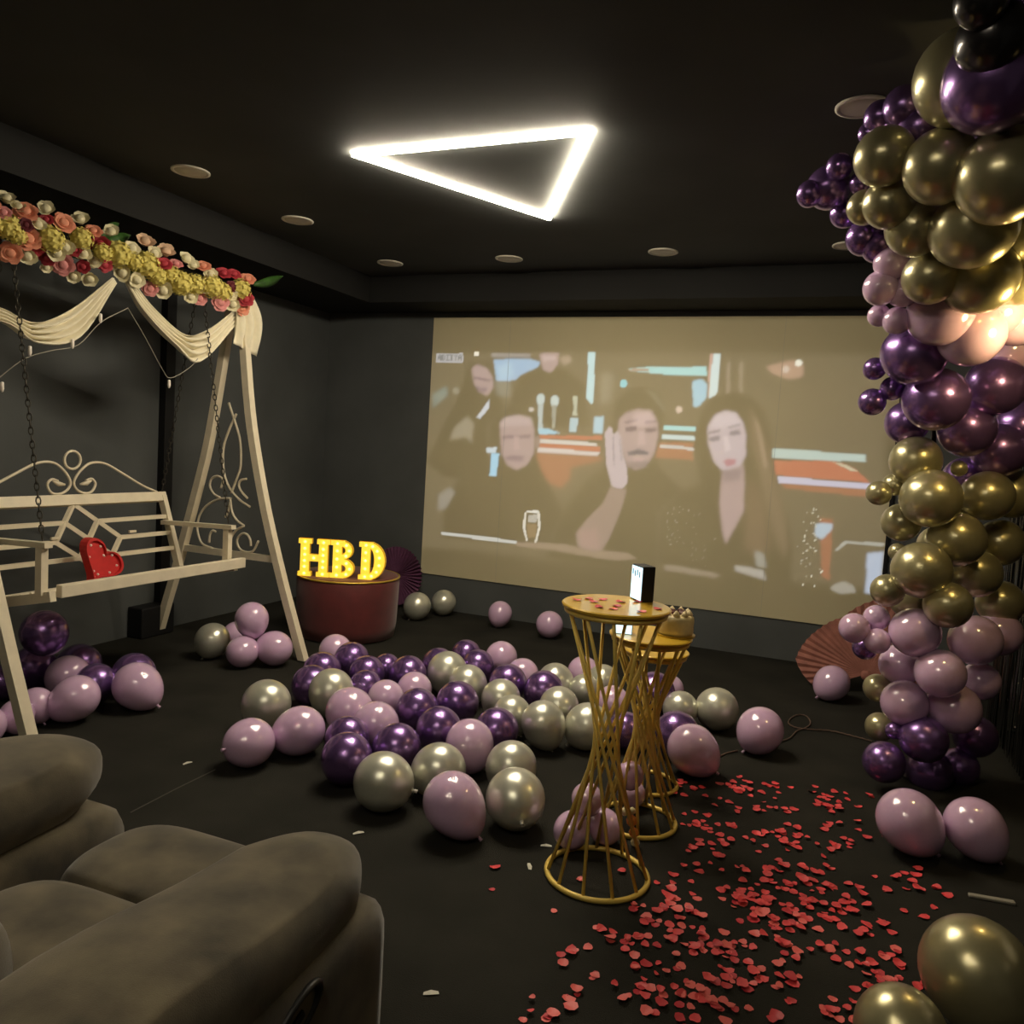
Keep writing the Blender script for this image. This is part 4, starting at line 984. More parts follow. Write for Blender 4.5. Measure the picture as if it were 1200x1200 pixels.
bar_(dt, dl, 'diamond_bar'); bar_(dt, dr, 'diamond_bar'); bar_(dl, db, 'diamond_bar'); bar_(dr, db, 'diamond_bar')
mid = lambda a, b, t=.5: (a[0] + (b[0] - a[0]) * t, a[1] + (b[1] - a[1]) * t)
bar_(mid(dt, dl), mid(dr, db), 'diamond_bar'); bar_(mid(dt, dr), mid(dl, db), 'diamond_bar')
for z, tl in ((.93, .5), (.83, 1), (.735, 1.5)):
    pl = mid(dt, dl, tl) if tl <= 1 else mid(dl, db, tl - 1)
    pr = mid(dt, dr, tl) if tl <= 1 else mid(dr, db, tl - 1)
    bar_((pl[0], BY0), pl, 'back_slat'); bar_(pr, (pr[0], BY1), 'back_slat')
RC = 3.285
for s in (-1, 1):
    cp = [(1.085, .62), (1.13, .50), (1.21, .34), (1.265, .22), (1.268, .12), (1.22, .05), (1.16, .012), (1.115, .03), (1.092, .08), (1.10, .13), (1.145, .155), (1.175, .13), (1.165, .09)]
    MB().tube([Vector(back_pt(1.06, 0)) + Vector((-.02, RC + s * p.y, p.x - 1.06)) for p in catmull([(z, y, 0) for z, y in cp], 5)], .008, 6).build('back_scroll', M_white, sw, True)
    MB().tube([Vector(back_pt(1.06, 0)) + Vector((-.015, RC + s * y, z - 1.06)) for y, z in ((.05, 1.145), (.09, 1.15), (.125, 1.165))], [.006, .016, .004], 6).build('scroll_leaf', M_white, sw, True)
    MB().box(Vector(back_pt(.86, DC + s * .26 + .03)) + Vector((.02, 0, 0)), (.012, .05, .014)).build('hook', M_white, sw)
MB().tube([Vector(back_pt(1.06, 0)) + Vector((-.02, RC + .052 * cos(a), .225 + .052 * sin(a))) for a in [2 * pi * k / 20 for k in range(20)]], .008, 6, closed=True).build('scroll_ring', M_white, sw, True)
for yy in (2.645, 3.895):
    MB().bar(L(-3.435, yy, .672), L(-3.435, yy, .905), .042, .036, (0, 1, 0)).build('arm_post', M_white, sw)
    MB().bar(L(-3.39, yy, .915), L(-3.96, yy, .895), .042, .026).build('armrest', M_white, sw)
# chains
def chain(a, b):
    a = Vector(a); b = Vector(b); d = b - a; n = int(d.length / .034); d.normalize()
    mb = MB(); u0 = d.orthogonal().normalized(); w0 = d.cross(u0)
    for k in range(n):
        c = a + d * (k + .5) * .034
        s = u0 if k % 2 else w0
        mb.tube([c + d * .022 * cos(t) + s * .010 * sin(t) for t in [2 * pi * q / 8 for q in range(8)]], .0032, 4, closed=True)
    mb.build('chain', M_chain, sw, True)
for hy, fy in ((2.74, 2.645), (4.02, 3.895)):
    chain(L(-3.80, hy, 2.35), L(-3.43, fy, .925))
    chain(L(-3.86, hy, 2.35), L(-4.0, fy + .02, 1.08))
    MB().tube([L(-3.83 + .05 * cos(a), hy, 2.375 + .05 * sin(a)) for a in [pi + k * pi / 8 for k in range(9)]], .008, 6).build('chain_hook', M_chain, sw, True)

# drapes of the swing top
def cloth(name, upper, lower, folds, depth, x0, label, cat='drape'):
    """sheer cloth hanging between an upper and a lower edge, given as (y, z) lists"""
    U = catmull([(0, y, z) for y, z in upper], 6); Lw = catmull([(0, y, z) for y, z in lower], 6)
    n = len(U); mrows = folds * 6 + 1
    vs = []; fs = []
    for i in range(n):
        s = i / (n - 1)
        for j in range(mrows):
            t = j / (mrows - 1)
            p = U[i].lerp(Lw[min(i, len(Lw) - 1)], t)
            sag = sin(pi * s)
            x = x0 + depth * (cos(2 * pi * folds * t + s * 1.5) * .5 * (.25 + .75 * sag) + .6 * sag * t)
            vs.append(Vector((x, p.y, p.z)))
    for i in range(n - 1):
        for j in range(mrows - 1):
            fs.append((i * mrows + j, i * mrows + j + 1, (i + 1) * mrows + j + 1, (i + 1) * mrows + j))
    o = MB().add(vs, fs).build(name, M_sheer, None, True)
    sd = o.modifiers.new('thick', 'SOLIDIFY'); sd.thickness = .002
    return tag(o, label, cat, 'sheer drapes on the swing')
cloth('swag_drape', [(2.382,2.134),(2.496,2.056),(2.658,2.020),(2.835,1.985),(3.049,2.096),(3.294,2.308)], [(2.375,2.102),(2.477,1.975),(2.659,1.947),(2.813,1.880),(3.067,1.948),(3.317,2.281)], 4, .07, -3.76, 'left swag of cream sheer cloth hanging below the flowers')
cloth('swag_drape', [(3.408,2.328),(3.571,2.188),(3.812,2.077),(4.032,2.149),(4.266,2.316)], [(3.374,2.302),(3.473,2.150),(3.693,1.998),(3.916,1.924),(4.303,2.244)], 4, .07, -3.76, 'right swag of cream sheer cloth hanging beside the far swing posts')
cloth('drape_tail', [(4.237,2.321),(4.235,2.182),(4.232,2.087)], [(4.389,2.434),(4.442,2.244),(4.462,2.028)], 3, .06, -3.74, 'short straight tail of sheer cloth hanging at the far end of the swing')

# string light hanging along the drapes (unlit)
WIRE1 = [(2.499,1.570),(2.619,1.692),(2.747,1.797),(2.884,1.853),(3.039,1.905),(3.172,2.042),(3.347,2.151)]
WIRE2 = [(3.347,2.151),(3.470,2.010),(3.600,1.846),(3.667,1.799),(3.813,1.876),(3.881,1.942)]
BULBS = [(2.63, 1.66), (2.769, 1.849), (3.004, 1.917), (3.171, 2.077), (3.656, 1.775)]
sl = thing('string_light', 'unlit fairy light wire looped along the sheer swags', 'string light', (-3.70, 3.347, 2.151))
L = local(sl)
for w_ in (WIRE1, WIRE2):
    MB().tube([L(-3.70, p.y, p.z) for p in catmull([(0, y, z) for y, z in w_], 5)], .0024, 5).build('wire', M_wire, sl, True)
for (y, z) in BULBS:
    MB().lathe([(.004, .012), (.008, .008), (.009, -.02), (.006, -.034), (.002, -.038)], 8, L(-3.70, y, z)).build('bulb', M_pearl, sl, True)

# ------------------------------------------------------------------ flower garland on the beam
rnd = random.Random(11)
def petal_quads(mb, base, d, up, w, l, cup):
    """one bent petal: 3 x 3 grid"""
    d = Vector(d).normalized(); up = Vector(up); up = (up - d * up.dot(d)).normalized(); s = d.cross(up)
    vs = []
    for i in range(4):
        t = i / 3
        ww = w * sin(pi * (.17 + .56 * t))
        for j in (-1, 0, 1):
            vs.append(Vector(base) + d * l * (t - .15 * t * t * abs(j)) + s * ww * j * .5 + up * (cup * t * t * l + .12 * w * abs(j)))
    fs = [(i * 3 + j, i * 3 + j + 1, (i + 1) * 3 + j + 1, (i + 1) * 3 + j) for i in range(3) for j in (0, 1)]
    mb.add(vs, fs)
def rose_mesh(material, seed):
    r = random.Random(seed); mb = MB()
    mb.lathe([(.05, -.35), (.30, -.2), (.42, .05), (.36, .3), (.18, .42), (.02, .40)], 10)
    for ring, (n, rad, tilt, ln) in enumerate(((3, .16, .95, .5), (5, .3, .75, .62), (6, .40, .45, .72))):
        for k in range(n):
            a = 2 * pi * (k + ring * .4) / n + r.uniform(-.2, .2)
            out = Vector((cos(a), sin(a), 0))
            petal_quads(mb, out * rad * .5 + Vector((0, 0, -.05)), out * (1 - tilt * .55) + Vector((0, 0, tilt)), -out, .85, ln, -.28)
    return mb.mesh('rose', material, True)
def hydrangea_mesh(material, seed):
    r = random.Random(seed); mb = MB()
    mb.lathe([(.1, -.5), (.6, -.35), (.78, 0), (.6, .45), (.2, .66), (.02, .7)], 10)
    for k in range(34):
        z = 1 - 1.5 * (k + .5) / 34; a = k * 2.39996
        q = math.sqrt(max(0, 1 - z * z)); n = Vector((q * cos(a), q * sin(a), z))
        u = n.orthogonal().normalized(); w = n.cross(u); c = n * (.82 + r.uniform(-.06, .08)); ro = r.uniform(0, 1.5)
        for p in range(4):
            an = ro + p * pi / 2
            d = u * cos(an) + w * sin(an); e = u * cos(an + pi / 2) + w * sin(an + pi / 2)
            mb.add([c, c + d * .12 + e * .1 + n * .03, c + d * .27 + n * .06, c + d * .12 - e * .1 + n * .03], [(0, 1, 2, 3)])
    return mb.mesh('hydrangea', material, True)
def bud_mesh(material, seed):
    r = random.Random(seed); mb = MB()
    mb.lathe([(.05, -.4), (.35, -.25), (.5, .1), (.38, .42), (.1, .55), (.02, .5)], 9)
    for k in range(6):
        a = 2 * pi * k / 6 + r.uniform(-.25, .25); out = Vector((cos(a), sin(a), 0))
        petal_quads(mb, out * .18 + Vector((0, 0, -.2)), out * r.uniform(.35, .8) + Vector((0, 0, .7)), -out, 1.0, r.uniform(.75, 1.0), -.22)
    return mb.mesh('blossom', material, True)
fmesh = {}
for c, mt in FLC.items():
    fmesh[c] = [(hydrangea_mesh if c == 'y' else bud_mesh if c in 'wx' else rose_mesh)(mt, 7 * i + ord(c)) for i in range(2)]
fg = thing('flower_garland', 'garland of peach, red, yellow and white flowers along the swing top', 'garland', (-3.83, 3.42, 2.33))
L = local(fg)
stem = MB().tube([L(-3.80, 2.2, 2.37), L(-3.79, 2.9, 2.40), L(-3.80, 3.6, 2.385), L(-3.80, 4.42, 2.39)], .035, 8).build('stem_core', M_leaf, fg, True)
FNAME = {'y': 'hydrangea', 'w': 'blossom', 'x': 'blossom', 'p': 'rose', 'r': 'rose', 'd': 'rose', 'k': 'rose'}
FLAB = {'y': 'pale yellow hydrangea head', 'w': 'cream white blossom', 'x': 'blush cream blossom', 'p': 'peach rose', 'r': 'crimson rose', 'd': 'very dark red rose', 'k': 'pink rose'}
for (p, r, c) in FLOWERS:
    out = Vector((.85, -.65, (p[2] - 2.40) * 5 + .15)) + Vector((rnd.uniform(-.3, .3), rnd.uniform(-.3, .3), rnd.uniform(-.2, .3)))
    R = Vector((0, 0, 1)).rotation_difference(out.normalized()).to_matrix().to_4x4() @ Matrix.Rotation(rnd.uniform(0, 6.28), 4, 'Z')
    o = inst(FNAME[c], rnd.choice(fmesh[c]), fg, Matrix.Translation(L(*p)) @ R @ Matrix.Scale(r * 1.22, 4))
    o['label'] = FLAB[c]
def leaf(a, b, w, droop):
    a = Vector(a); b = Vector(b); d = b - a; n = 8; mb = MB(); vs = []
    s = d.cross(Vector((1, .6, 0))).normalized()
    for i in range(n + 1):
        t = i / n; ww = w * sin(pi * (.06 + .94 * t)) ** .8 if t < 1 else 0.0
        c = a + d * t + Vector((.02, 0, -droop)) * sin(pi * t)
        for j in (-1, 0, 1):
            vs.append(c + s * ww * j + Vector((-.012, 0, 0)) * abs(j) * (1 if ww else 0))
    fs = [(i * 3 + j, i * 3 + j + 1, (i + 1) * 3 + j + 1, (i + 1) * 3 + j) for i in range(n) for j in (0, 1)]
    mb.add(vs, fs); o = mb.build('leaf', M_leaf, fg, True)
    sd = o.modifiers.new('thick', 'SOLIDIFY'); sd.thickness = .0015
leaf(L(-3.76, 4.44, 2.51), L(-3.77, 4.76, 2.64), .035, .01)
leaf(L(-3.74, 4.38, 2.36), L(-3.75, 4.53, 2.18), .04, -.01)
leaf(L(-3.86, 3.28, 2.50), L(-3.86, 3.42, 2.64), .05, .0)
leaf(L(-3.86, 3.30, 2.46), L(-3.88, 3.52, 2.60), .05, .0)

# ------------------------------------------------------------------ red marquee heart on the bench
ht = thing('heart_light', 'red heart shaped marquee ornament leaning tilted on the swing bench', 'ornament', (-3.655, 3.195, .615))
hp = []
for k in range(44):
    t = 2 * pi * k / 44
    hp.append((16 * sin(t) ** 3 / 16.5, (13 * cos(t) - 5 * cos(2 * t) - 2 * cos(3 * t) - cos(4 * t) + 2.5) / 16.5))
tl = radians(-42)
def hpt(u, v, d, sc=.128):
    a, b = u * cos(tl) - v * sin(tl), u * sin(tl) + v * cos(tl)
    z = .118 + b * sc
    return (d - (z) * .34, a * sc, z)
MB().prism(hp, -.04, .0, hpt).build('heart_body', M_heart, ht)
n = len(hp); mb = MB()
vs = [hpt(u * s, v * s, d) for (s, d) in ((1, 0), (1, .016), (.9, .016), (.9, 0)) for (u, v) in hp]
mb.add(vs, [(q * n + j, q * n + (j + 1) % n, ((q + 1) % 4) * n + (j + 1) % n, ((q + 1) % 4) * n + j) for q in range(4) for j in range(n)])
mb.build('heart_rim', M_heart, ht)
for k in range(11):
    u, v = hp[int((k + .5) * n / 11) % n]
    MB().lathe([(.0075, -.004), (.007, .003), (.004, .007), (.0005, .008)], 8, hpt(u * .76, v * .76, .0), Matrix.Rotation(pi / 2, 3, 'Y')).build('bulb', M_pearl, ht, True)

# ------------------------------------------------------------------ red pouf with lit letters
PX, PY, PR, PZ = -3.375, 5.17, .385, .475
pf = thing('round_pouf', 'dark red round velvet pouf in front of the back wall', 'pouf', (PX, PY, 0))
MB().lathe([(PR - .05, 0), (PR - .02, .01), (PR - .006, .10), (PR, .30), (PR + .004, PZ - .03), (PR - .006, PZ - .008), (PR - .03, PZ - .001), (.02, PZ)], 48).build('body', M_pouf, pf, True)
MB().tube([((PR + .001) * cos(a), (PR + .001) * sin(a), PZ - .012) for a in [2 * pi * k / 48 for k in range(48)]], .008, 6, closed=True).build('piping', M_rim, pf, True)
MB().lathe([(PR - .06, -.0), (PR - .06, .012)], 32).build('base_ring', M_dark, pf)

LD = Vector((rt0.x, rt0.y, 0)).normalized()          # letters face the seats
def ring2(cx, cy, rx0, ry0, rx1, ry1, a0, a1, n=14):
    o = [(cx + rx1 * cos(a0 + (a1 - a0) * k / n), cy + ry1 * sin(a0 + (a1 - a0) * k / n)) for k in range(n + 1)]
    i = [(cx + rx0 * cos(a1 + (a0 - a1) * k / n), cy + ry0 * sin(a1 + (a0 - a1) * k / n)) for k in range(n + 1)]
    return o, i
def R_(x0, y0, x1, y1): return [(x0, y0), (x1, y0), (x1, y1), (x0, y1)]
LW, LH, SWd = .195, .275, .058
def letter(ch, off, label):
    fwd = Vector((-fw.x, -fw.y, 0)).normalized()
    base = Vector((PX, PY, PZ)) + LD * off + fwd * .23
    t = thing('marquee_letter', label, 'letter light', base, 'glowing letters on the pouf')
    fn = lambda u, v, d: LD * u + Vector((0, 0, v)) + fwd * d
    polys = []; bowls = []
    s, S, h = SWd, .03, LH
    if ch == 'H':
        for x in (-.068, .068):
            polys.append(R_(x - s / 2, 0, x + s / 2, h))
            polys.append(R_(x - s / 2 - .016, 0, x + s / 2 + .016, S)); polys.append(R_(x - s / 2 - .016, h - S, x + s / 2 + .016, h))
        polys.append(R_(-.05, h / 2 - .022, .05, h / 2 + .022))
    else:
        x0 = -LW / 2 + .02
        polys.append(R_(x0, 0, x0 + s, h))
        polys.append(R_(x0 - .018, 0, x0 + s + .02, S)); polys.append(R_(x0 - .018, h - S, x0 + s + .02, h))
        if ch == 'D':
            bowls.append(ring2(x0 + s, h / 2, .035, h / 2 - .045, .115, h / 2, -pi / 2, pi / 2))
        else:
            bowls.append(ring2(x0 + s, h * .745, .03, h * .255 - .042, .082, h * .255, -pi / 2, pi / 2))
            bowls.append(ring2(x0 + s, h * .255, .036, h * .255 - .042, .096, h * .27, -pi / 2, pi / 2))
    def make(d0, d1, grow):
        mb = MB()
        for i, p in enumerate(polys):
            cx = sum(q[0] for q in p) / 4; cy = sum(q[1] for q in p) / 4
            q = [(u + math.copysign(grow, u - cx), max(0, v + math.copysign(grow, v - cy))) for u, v in p]
            mb.prism(q, d0 - i * .0004, d1 + i * .0004, fn)
        for (o, i) in bowls:
            n = len(o)
            cy = (o[0][1] + o[-1][1]) / 2; cx = o[0][0]
            def g(p, k): 
                v = Vector((p[0] - cx, p[1] - cy)); l = v.length
                v = v * ((l + k) / l); return (max(p[0] if False else cx + v.x, cx - .01), max(0, cy + v.y))
            vs = [fn(*g(o[k], grow), d) for d in (d0, d1) for k in range(n)] + [fn(*g(i[n - 1 - k], -grow), d) for d in (d0, d1) for k in range(n)]
            fs = []
            for k in range(n - 1):
                fs += [(k, k + 1, n + k + 1, n + k), (2 * n + k, 3 * n + k, 3 * n + k + 1, 2 * n + k + 1), (k, 2 * n + k, 2 * n + k + 1, k + 1), (n + k, n + k + 1, 3 * n + k + 1, 3 * n + k)]
            mb.add(vs, fs)
        return mb
    make(-.03, .006, .004).build('letter_rim', M_letter_rim, t)
    make(.0065, .014, -.003).build('letter_face', M_letter, t)
    if ch == 'H':
        sp = [(x, y) for x in (-.068, .068) for y in (.02, .07, .115, .16, .205, .255)] + [(0, h / 2)]
    elif ch == 'D':
        sp = [(x0 + s / 2, y) for y in (.02, .08, .14, .2, .255)] + [(x0 + s + .075 * cos(a), h / 2 + .115 * sin(a)) for a in (-1.3, -.75, -.25, .25, .75, 1.3)]
    else:
        sp = [(x0 + s / 2, y) for y in (.02, .08, .14, .2, .255)] + [(x0 + s + .058 * cos(a), h * .745 + .05 * sin(a)) for a in (-.9, 0, .9)] + [(x0 + s + .066 * cos(a), h * .255 + .052 * sin(a)) for a in (-.9, 0, .9)]
    mb = MB()
    for (u, v) in sp:
        mb.lathe([(.011, 0), (.010, .006), (.006, .011), (.001, .013)], 8, fn(u, v, .0145), Matrix((LD, Vector((0, 0, 1)), fwd)).transposed())
    b = mb.build('bulbs', M_bulb, t, True); b['kind'] = 'stuff'
letter('H', -.215, 'glowing yellow letter H, first of the letters on the red pouf')
letter('B', .005, 'glowing yellow letter B between the H and the D')
letter('D', .215, 'glowing yellow letter D, last of the letters on the red pouf')

# ------------------------------------------------------------------ paper fans
def paper_fan(name, c, radii, a0, a1, npl, tilt, material, label, depth=.03):
    t = thing(name, label, 'paper fan', c)
    n = npl * 2
    mb = MB(); vs = []; fs = []; rings = (.06, .35, .65, .9, 1.0)
    for k in range(n + 1):
        a = a0 + (a1 - a0) * k / n
        r = np.interp(a, [q[0] for q in radii], [q[1] for q in radii])
        for ri, q in enumerate(rings):
            zig = depth * q * (1 if k % 2 else -1) * .5
            rr = r * q * (1.0 + (.012 if k % 2 and ri == 4 else 0))
            u, v = rr * cos(a), rr * sin(a)
            vs.append((u, v * sin(tilt) + zig, v * cos(tilt)))
    m_ = len(rings)
    for k in range(n):
        for i in range(m_ - 1):
            fs.append((k * m_ + i, k * m_ + i + 1, (k + 1) * m_ + i + 1, (k + 1) * m_ + i))
    mb.add(vs, fs); o = mb.build('pleated_paper', material, t)
    sd = o.modifiers.new('thick', 'SOLIDIFY'); sd.thickness = .003
    MB().lathe([(.035, -.012), (.035, .012), (.02, .02)], 14, (0, -.02, 0), Matrix.Rotation(pi / 2, 3, 'X')).build('hub', material, t, True)
    return t
paper_fan('paper_fan', (.33, 5.78, .14), [(radians(-25), .30), (radians(80), .53), (radians(115), .40), (radians(141), .41), (radians(176), .45), (radians(203), .34), (radians(215), .16)], radians(-20), radians(205), 34, .12, M_fanpink, 'dusty pink pleated paper fan leaning behind the foot of the balloon garland', .012)
paper_fan('paper_fan', (-3.61, 6.30, .285), [(0, .265), (7, .265)], 0, 2 * pi, 44, .1, M_fanpurple, 'plum purple round paper fan leaning on the wall behind the pouf')

# ------------------------------------------------------------------ three nesting gold tables
def gold_table(c, r, h, n, label, phase):
    t = thing('twisted_table', label, 'table', (c[0], c[1], 0), 'nesting gold wire tables')
    MB().lathe([(.01, h - .018), (r - .012, h - .018), (r, h - .012), (r + .002, h - .004), (r - .003, h), (.01, h)], 56).build('table_top', M_gold_top, t)
    ring = lambda rr, z: [(rr * cos(a), rr * sin(a), z) for a in [2 * pi * k / 56 for k in range(56)]]
    MB().tube(ring(r - .008, .010), .010, 8, closed=True).build('base_ring', M_gold_rod, t, True)
    MB().tube(ring(r - .016, h - .026), .009, 8, closed=True).build('top_ring', M_gold_rod, t, True)
    tw = radians(-152)
    for k in range(n):
        a = phase + 2 * pi * k / n
        MB().tube([((r - .01) * cos(a), (r - .01) * sin(a), .012), ((r - .018) * cos(a + tw), (r - .018) * sin(a + tw), h - .02)], .0065, 8).build('rod', M_gold_rod, t, True)
    return t
TB = [((-.655, 2.682), .188, .985, 11), ((-.622, 3.165), .165, .79, 11), ((-.668, 3.56), .145, .635, 11)]
gold_table(*TB[0], 'tallest gold twisted wire table, in front, strewn with petals', .15)
gold_table(*TB[1], 'middle gold twisted wire table carrying the cake, behind the tallest one', .4)
gold_table(*TB[2], 'lowest gold twisted wire table, rearmost of the three', .2)

def lit_box(c, rz, size, label):
    t = thing('display_box', label, 'display', c)
    t.rotation_euler = (0, 0, rz)
    w, d, h = size
    MB().box((0, 0, h / 2), (w, d, h)).build('case', M_dark, t, bevel=.003)
    mm = mat('lit_display', (.6, .75, .8), .4, emit=(.62, .88, 1.0), estr=.75)
    MB().box((0, -d / 2 - .001, h * .5), (w * .92, .003, h * .92)).build('screen', mm, t)
    mk = mat('display_marks', (.2, .4, .5), .5)
    for k in range(4):
        MB().box((-w * .32 + k * w * .2, -d / 2 - .003, h * (.80 - .04 * (k % 2))), (w * .06, .002, h * .16)).build('mark', mk, t)
    return t
lit_box((-.598, 2.825, .985), radians(-50), (.085, .05, .128), 'small dark box with lit pale blue screen on the tallest table')
lit_box((-.722, 3.11, .79), radians(12), (.07, .04, .07), 'small lit pale blue display on the cake table, below the tall top')

ck = thing('cake', 'small cream iced cake with dark topping on the middle table', 'cake', (-.535, 3.215, .79))
MB().lathe([(.082, 0), (.082, .006)], 28).build('cake_board', M_rim, ck)
mb = MB()
prof = [(.070, .007), (.074, .02), (.072, .04), (.074, .06), (.071, .078), (.062, .086), (.03, .088), (.004, .088)]
mb.lathe(prof, 28).build('cake_body', M_cake, ck, True)
r5 = random.Random(4)
for k in range(9):
    a = k * 2 * pi / 9; q = .052
    MB().lathe([(.013, 0), (.015, .006), (.010, .014), (.004, .021), (.0005, .024)], 8, (q * cos(a), q * sin(a), .086)).build('icing_swirl', M_cake, ck, True)
for k in range(6):
    a = k * 1.05 + .3; q = .025 + .01 * (k % 2)
    MB().box((q * cos(a), q * sin(a), .096), (.028, .014, .012), Matrix.Rotation(a, 3, 'Z') @ Matrix.Rotation(.4, 3, 'X')).build('chocolate_piece', M_choc, ck, bevel=.003)

tk = thing('trinket', 'little orange and cream trinket on the floor beside the lilac bunch', 'ornament', (-.60, 2.955, 0))
for (x, z, r, mt) in ((.0, .10, .022, M_orange), (.012, .055, .020, M_orange), (.02, .018, .018, M_cake), (-.03, .13, .016, M_cake), (.0, .14, .014, M_cake)):
    MB().lathe([(r * .3, -r), (r * .9, -r * .4), (r, 0), (r * .8, r * .6), (r * .2, r)], 10, (x, 0, z)).build('bead', mt, tk, True)

# ------------------------------------------------------------------ balloons
def balloon_profile(stretch, n=18):
    """unit radius body, neck towards -z"""
    pr = []
    e = stretch - 1
    for i in range(n + 1):
        t = pi * i / n
        z = cos(t); r = sin(t)
        if z < 0:
            zz = z * (1 + 2.0 * e)
            r = r * (1 - .9 * e * (z * z) * (1 - .3 * (1 + z))) if e > 0 else r
        else:
            zz = z * (1 + .1 * e)
        pr.append((max(r, .002), zz))
    return pr[::-1]
BM = {'l': M_lilac, 'p': M_purple, 's': M_silver, 'g': M_goldb, 'k': M_black_b}
bcache = {}
def balloon_mesh(c, st):
    k = (c, round(st, 2))
    if k not in bcache:
        bcache[k] = MB().lathe(balloon_profile(st), 28).mesh('balloon', BM[c], True)
    return bcache[k]
kcache = {}
def knot_mesh(c, st):
    k = (c, round(st, 2))
    if k not in kcache:
        b = -(1 + 2 * (st - 1))
        kcache[k] = MB().lathe([(.10, b + .03), (.045, b - .02), (.04, b - .05), (.075, b - .07), (.05, b - .09), (.075, b - .15), (.06, b - .155), (.01, b - .11)], 10).mesh('knot', M_knot if c in 'sg' else BM[c], True)
    return kcache[k]
GRP = {'l': 'loose lilac balloons', 'p': 'loose purple chrome balloons', 's': 'loose silver chrome balloons', 'g': 'loose pale gold balloons'}
for (p, r, c, st, nk, lab) in FLOOR_BALLOONS:
    # keep the stretched body above the carpet: its lowest point is found from the axis
    Rm = aim(nk)
    low = min((Rm.to_3x3() @ Vector((q * cos(a), q * sin(a), z))).z for (q, z) in balloon_profile(st) for a in [k * pi / 6 for k in range(12)]) * r
    z = p[2]
    if z - r < .02: z = -low + .001
    o = inst('balloon', balloon_mesh(c, st), None, Matrix.Translation((p[0], p[1], z)) @ Rm @ Matrix.Scale(r, 4))
    tag(o, lab, 'balloon', GRP[c])
    inst('knot', knot_mesh(c, st), o)

bg = thing('balloon_garland', 'tall garland of purple, gold and lilac balloons climbing the right side', 'balloon garland', (.45, 4.25, 0))
L = local(bg)
GL = {'l': 'lilac balloon', 'p': 'purple chrome balloon', 'g': 'pale gold chrome balloon', 'k': 'black balloon'}
for (p, r, c, ax) in GARLAND:
    o = inst('balloon', balloon_mesh(c, 1.06), bg, Matrix.Translation(L(*p)) @ aim(ax) @ Matrix.Scale(r, 4))
    o['label'] = GL[c]
MB().tube([L(.56, 4.40, .004), L(.52, 4.36, .6), L(.46, 4.32, 1.3), L(.42, 4.22, 1.9), L(.42, 3.85, 2.35), L(.45, 3.3, 2.6), L(.50, 2.8, 2.78)], .012, 8).build('support_pole', M_dark, bg, True)
MB().lathe([(.15, 0), (.15, .012), (.02, .016)], 24, L(.56, 4.40, 0)).build('pole_base', M_dark, bg)

# foil fringe backdrop behind the garland
bd = thing('foil_backdrop', 'shimmering black foil fringe curtain behind the balloon garland', 'backdrop', (1.0, 3.3, 0))
L = local(bd)
for yy in (1.9, 5.44):
    MB().tube([L(1.04, yy, .01), L(1.04, yy, 2.55)], .014, 8).build('post', M_dark, bd, True)
    MB().box(L(1.04, yy, .008), (.36, .05, .016)).build('foot', M_dark, bd)
MB().tube([L(1.04, 1.88, 2.55), L(1.04, 5.46, 2.55)], .013, 8).build('top_bar', M_dark, bd, True)
rf = random.Random(21); mb = MB()
for k in range(560):
    y = 1.92 + 3.5 * (k + rf.random()) / 560; x = .865 + rf.uniform(-.022, .018); w = rf.uniform(.006, .011)
    tw0 = rf.uniform(0, 3.1); n = 9; vs = []
    for i in range(n + 1):
        z = 2.54 - (2.50) * i / n; an = tw0 + rf.uniform(-.6, .6)
        dx, dy = cos(an) * w / 2 * .6, sin(an) * w / 2 + w * .25
        sxx = rf.uniform(-.004, .004)
        vs += [(x + dx + sxx - .90 + .04, y + dy - 3.3, z), (x - dx + sxx - .90 + .04, y - dy - 3.3, z)]
    mb.add(vs, [(2 * i, 2 * i + 1, 2 * i + 3, 2 * i + 2) for i in range(n)])
sq = MB()  # small mirror discs added over the fringe to catch light as sparkles
for k in range(150):
    y, z = rf.uniform(2.4, 5.0), rf.uniform(.1, 1.7); an = rf.uniform(-.6, .6); ti = rf.uniform(-.5, .5)
    n_ = Vector((-cos(an), sin(an), ti)).normalized(); u_ = n_.orthogonal().normalized(); w_ = n_.cross(u_); c_ = Vector((-.045, y - 3.3, z)); q = rf.uniform(.003, .007)
    sq.add([c_ + (u_ * cos(t_ * pi / 3) + w_ * sin(t_ * pi / 3)) * q for t_ in range(6)], [(0, 1, 2, 3, 4, 5)])
so_ = sq.build('sparkle_discs', mat('sparkle_silver', (.85, .84, .80), .22, metal=1.0), bd); so_['kind'] = 'stuff'
fo = mb.build('foil_fringe', M_foil, bd); fo['kind'] = 'stuff'
tag(MB().box((.66, 3.20, .006), (.022, .15, .012), Matrix.Rotation(radians(98), 3, 'Z')).build('floor_strip', M_wire, bevel=.004), 'thin grey strip lying on the floor before the foil curtain', 'strip')
# warm lamp clipped to the backdrop, just right of the picture: it lights the garland
lp = thing('clip_lamp', 'warm globe lamp clipped to the foil curtain right of the garland', 'lamp', (.81, 3.40, 2.03))
MB().lathe([(.005, -.06), (.03, -.054), (.052, -.03), (.06, 0), (.052, .03), (.03, .054), (.02, .06)], 20, (-.08, 0, 0)).build('globe', M_lamp, lp, True)
MB().lathe([(.022, .058), (.026, .07), (.026, .10), (.01, .105)], 16, (-.08, 0, 0)).build('socket', M_dark, lp, True)
MB().tube([(-.08, 0, .10), (-.06, 0, .15), (0, 0, .16), (.19, 0, .16)], .007, 6).build('arm', M_dark, lp, True)

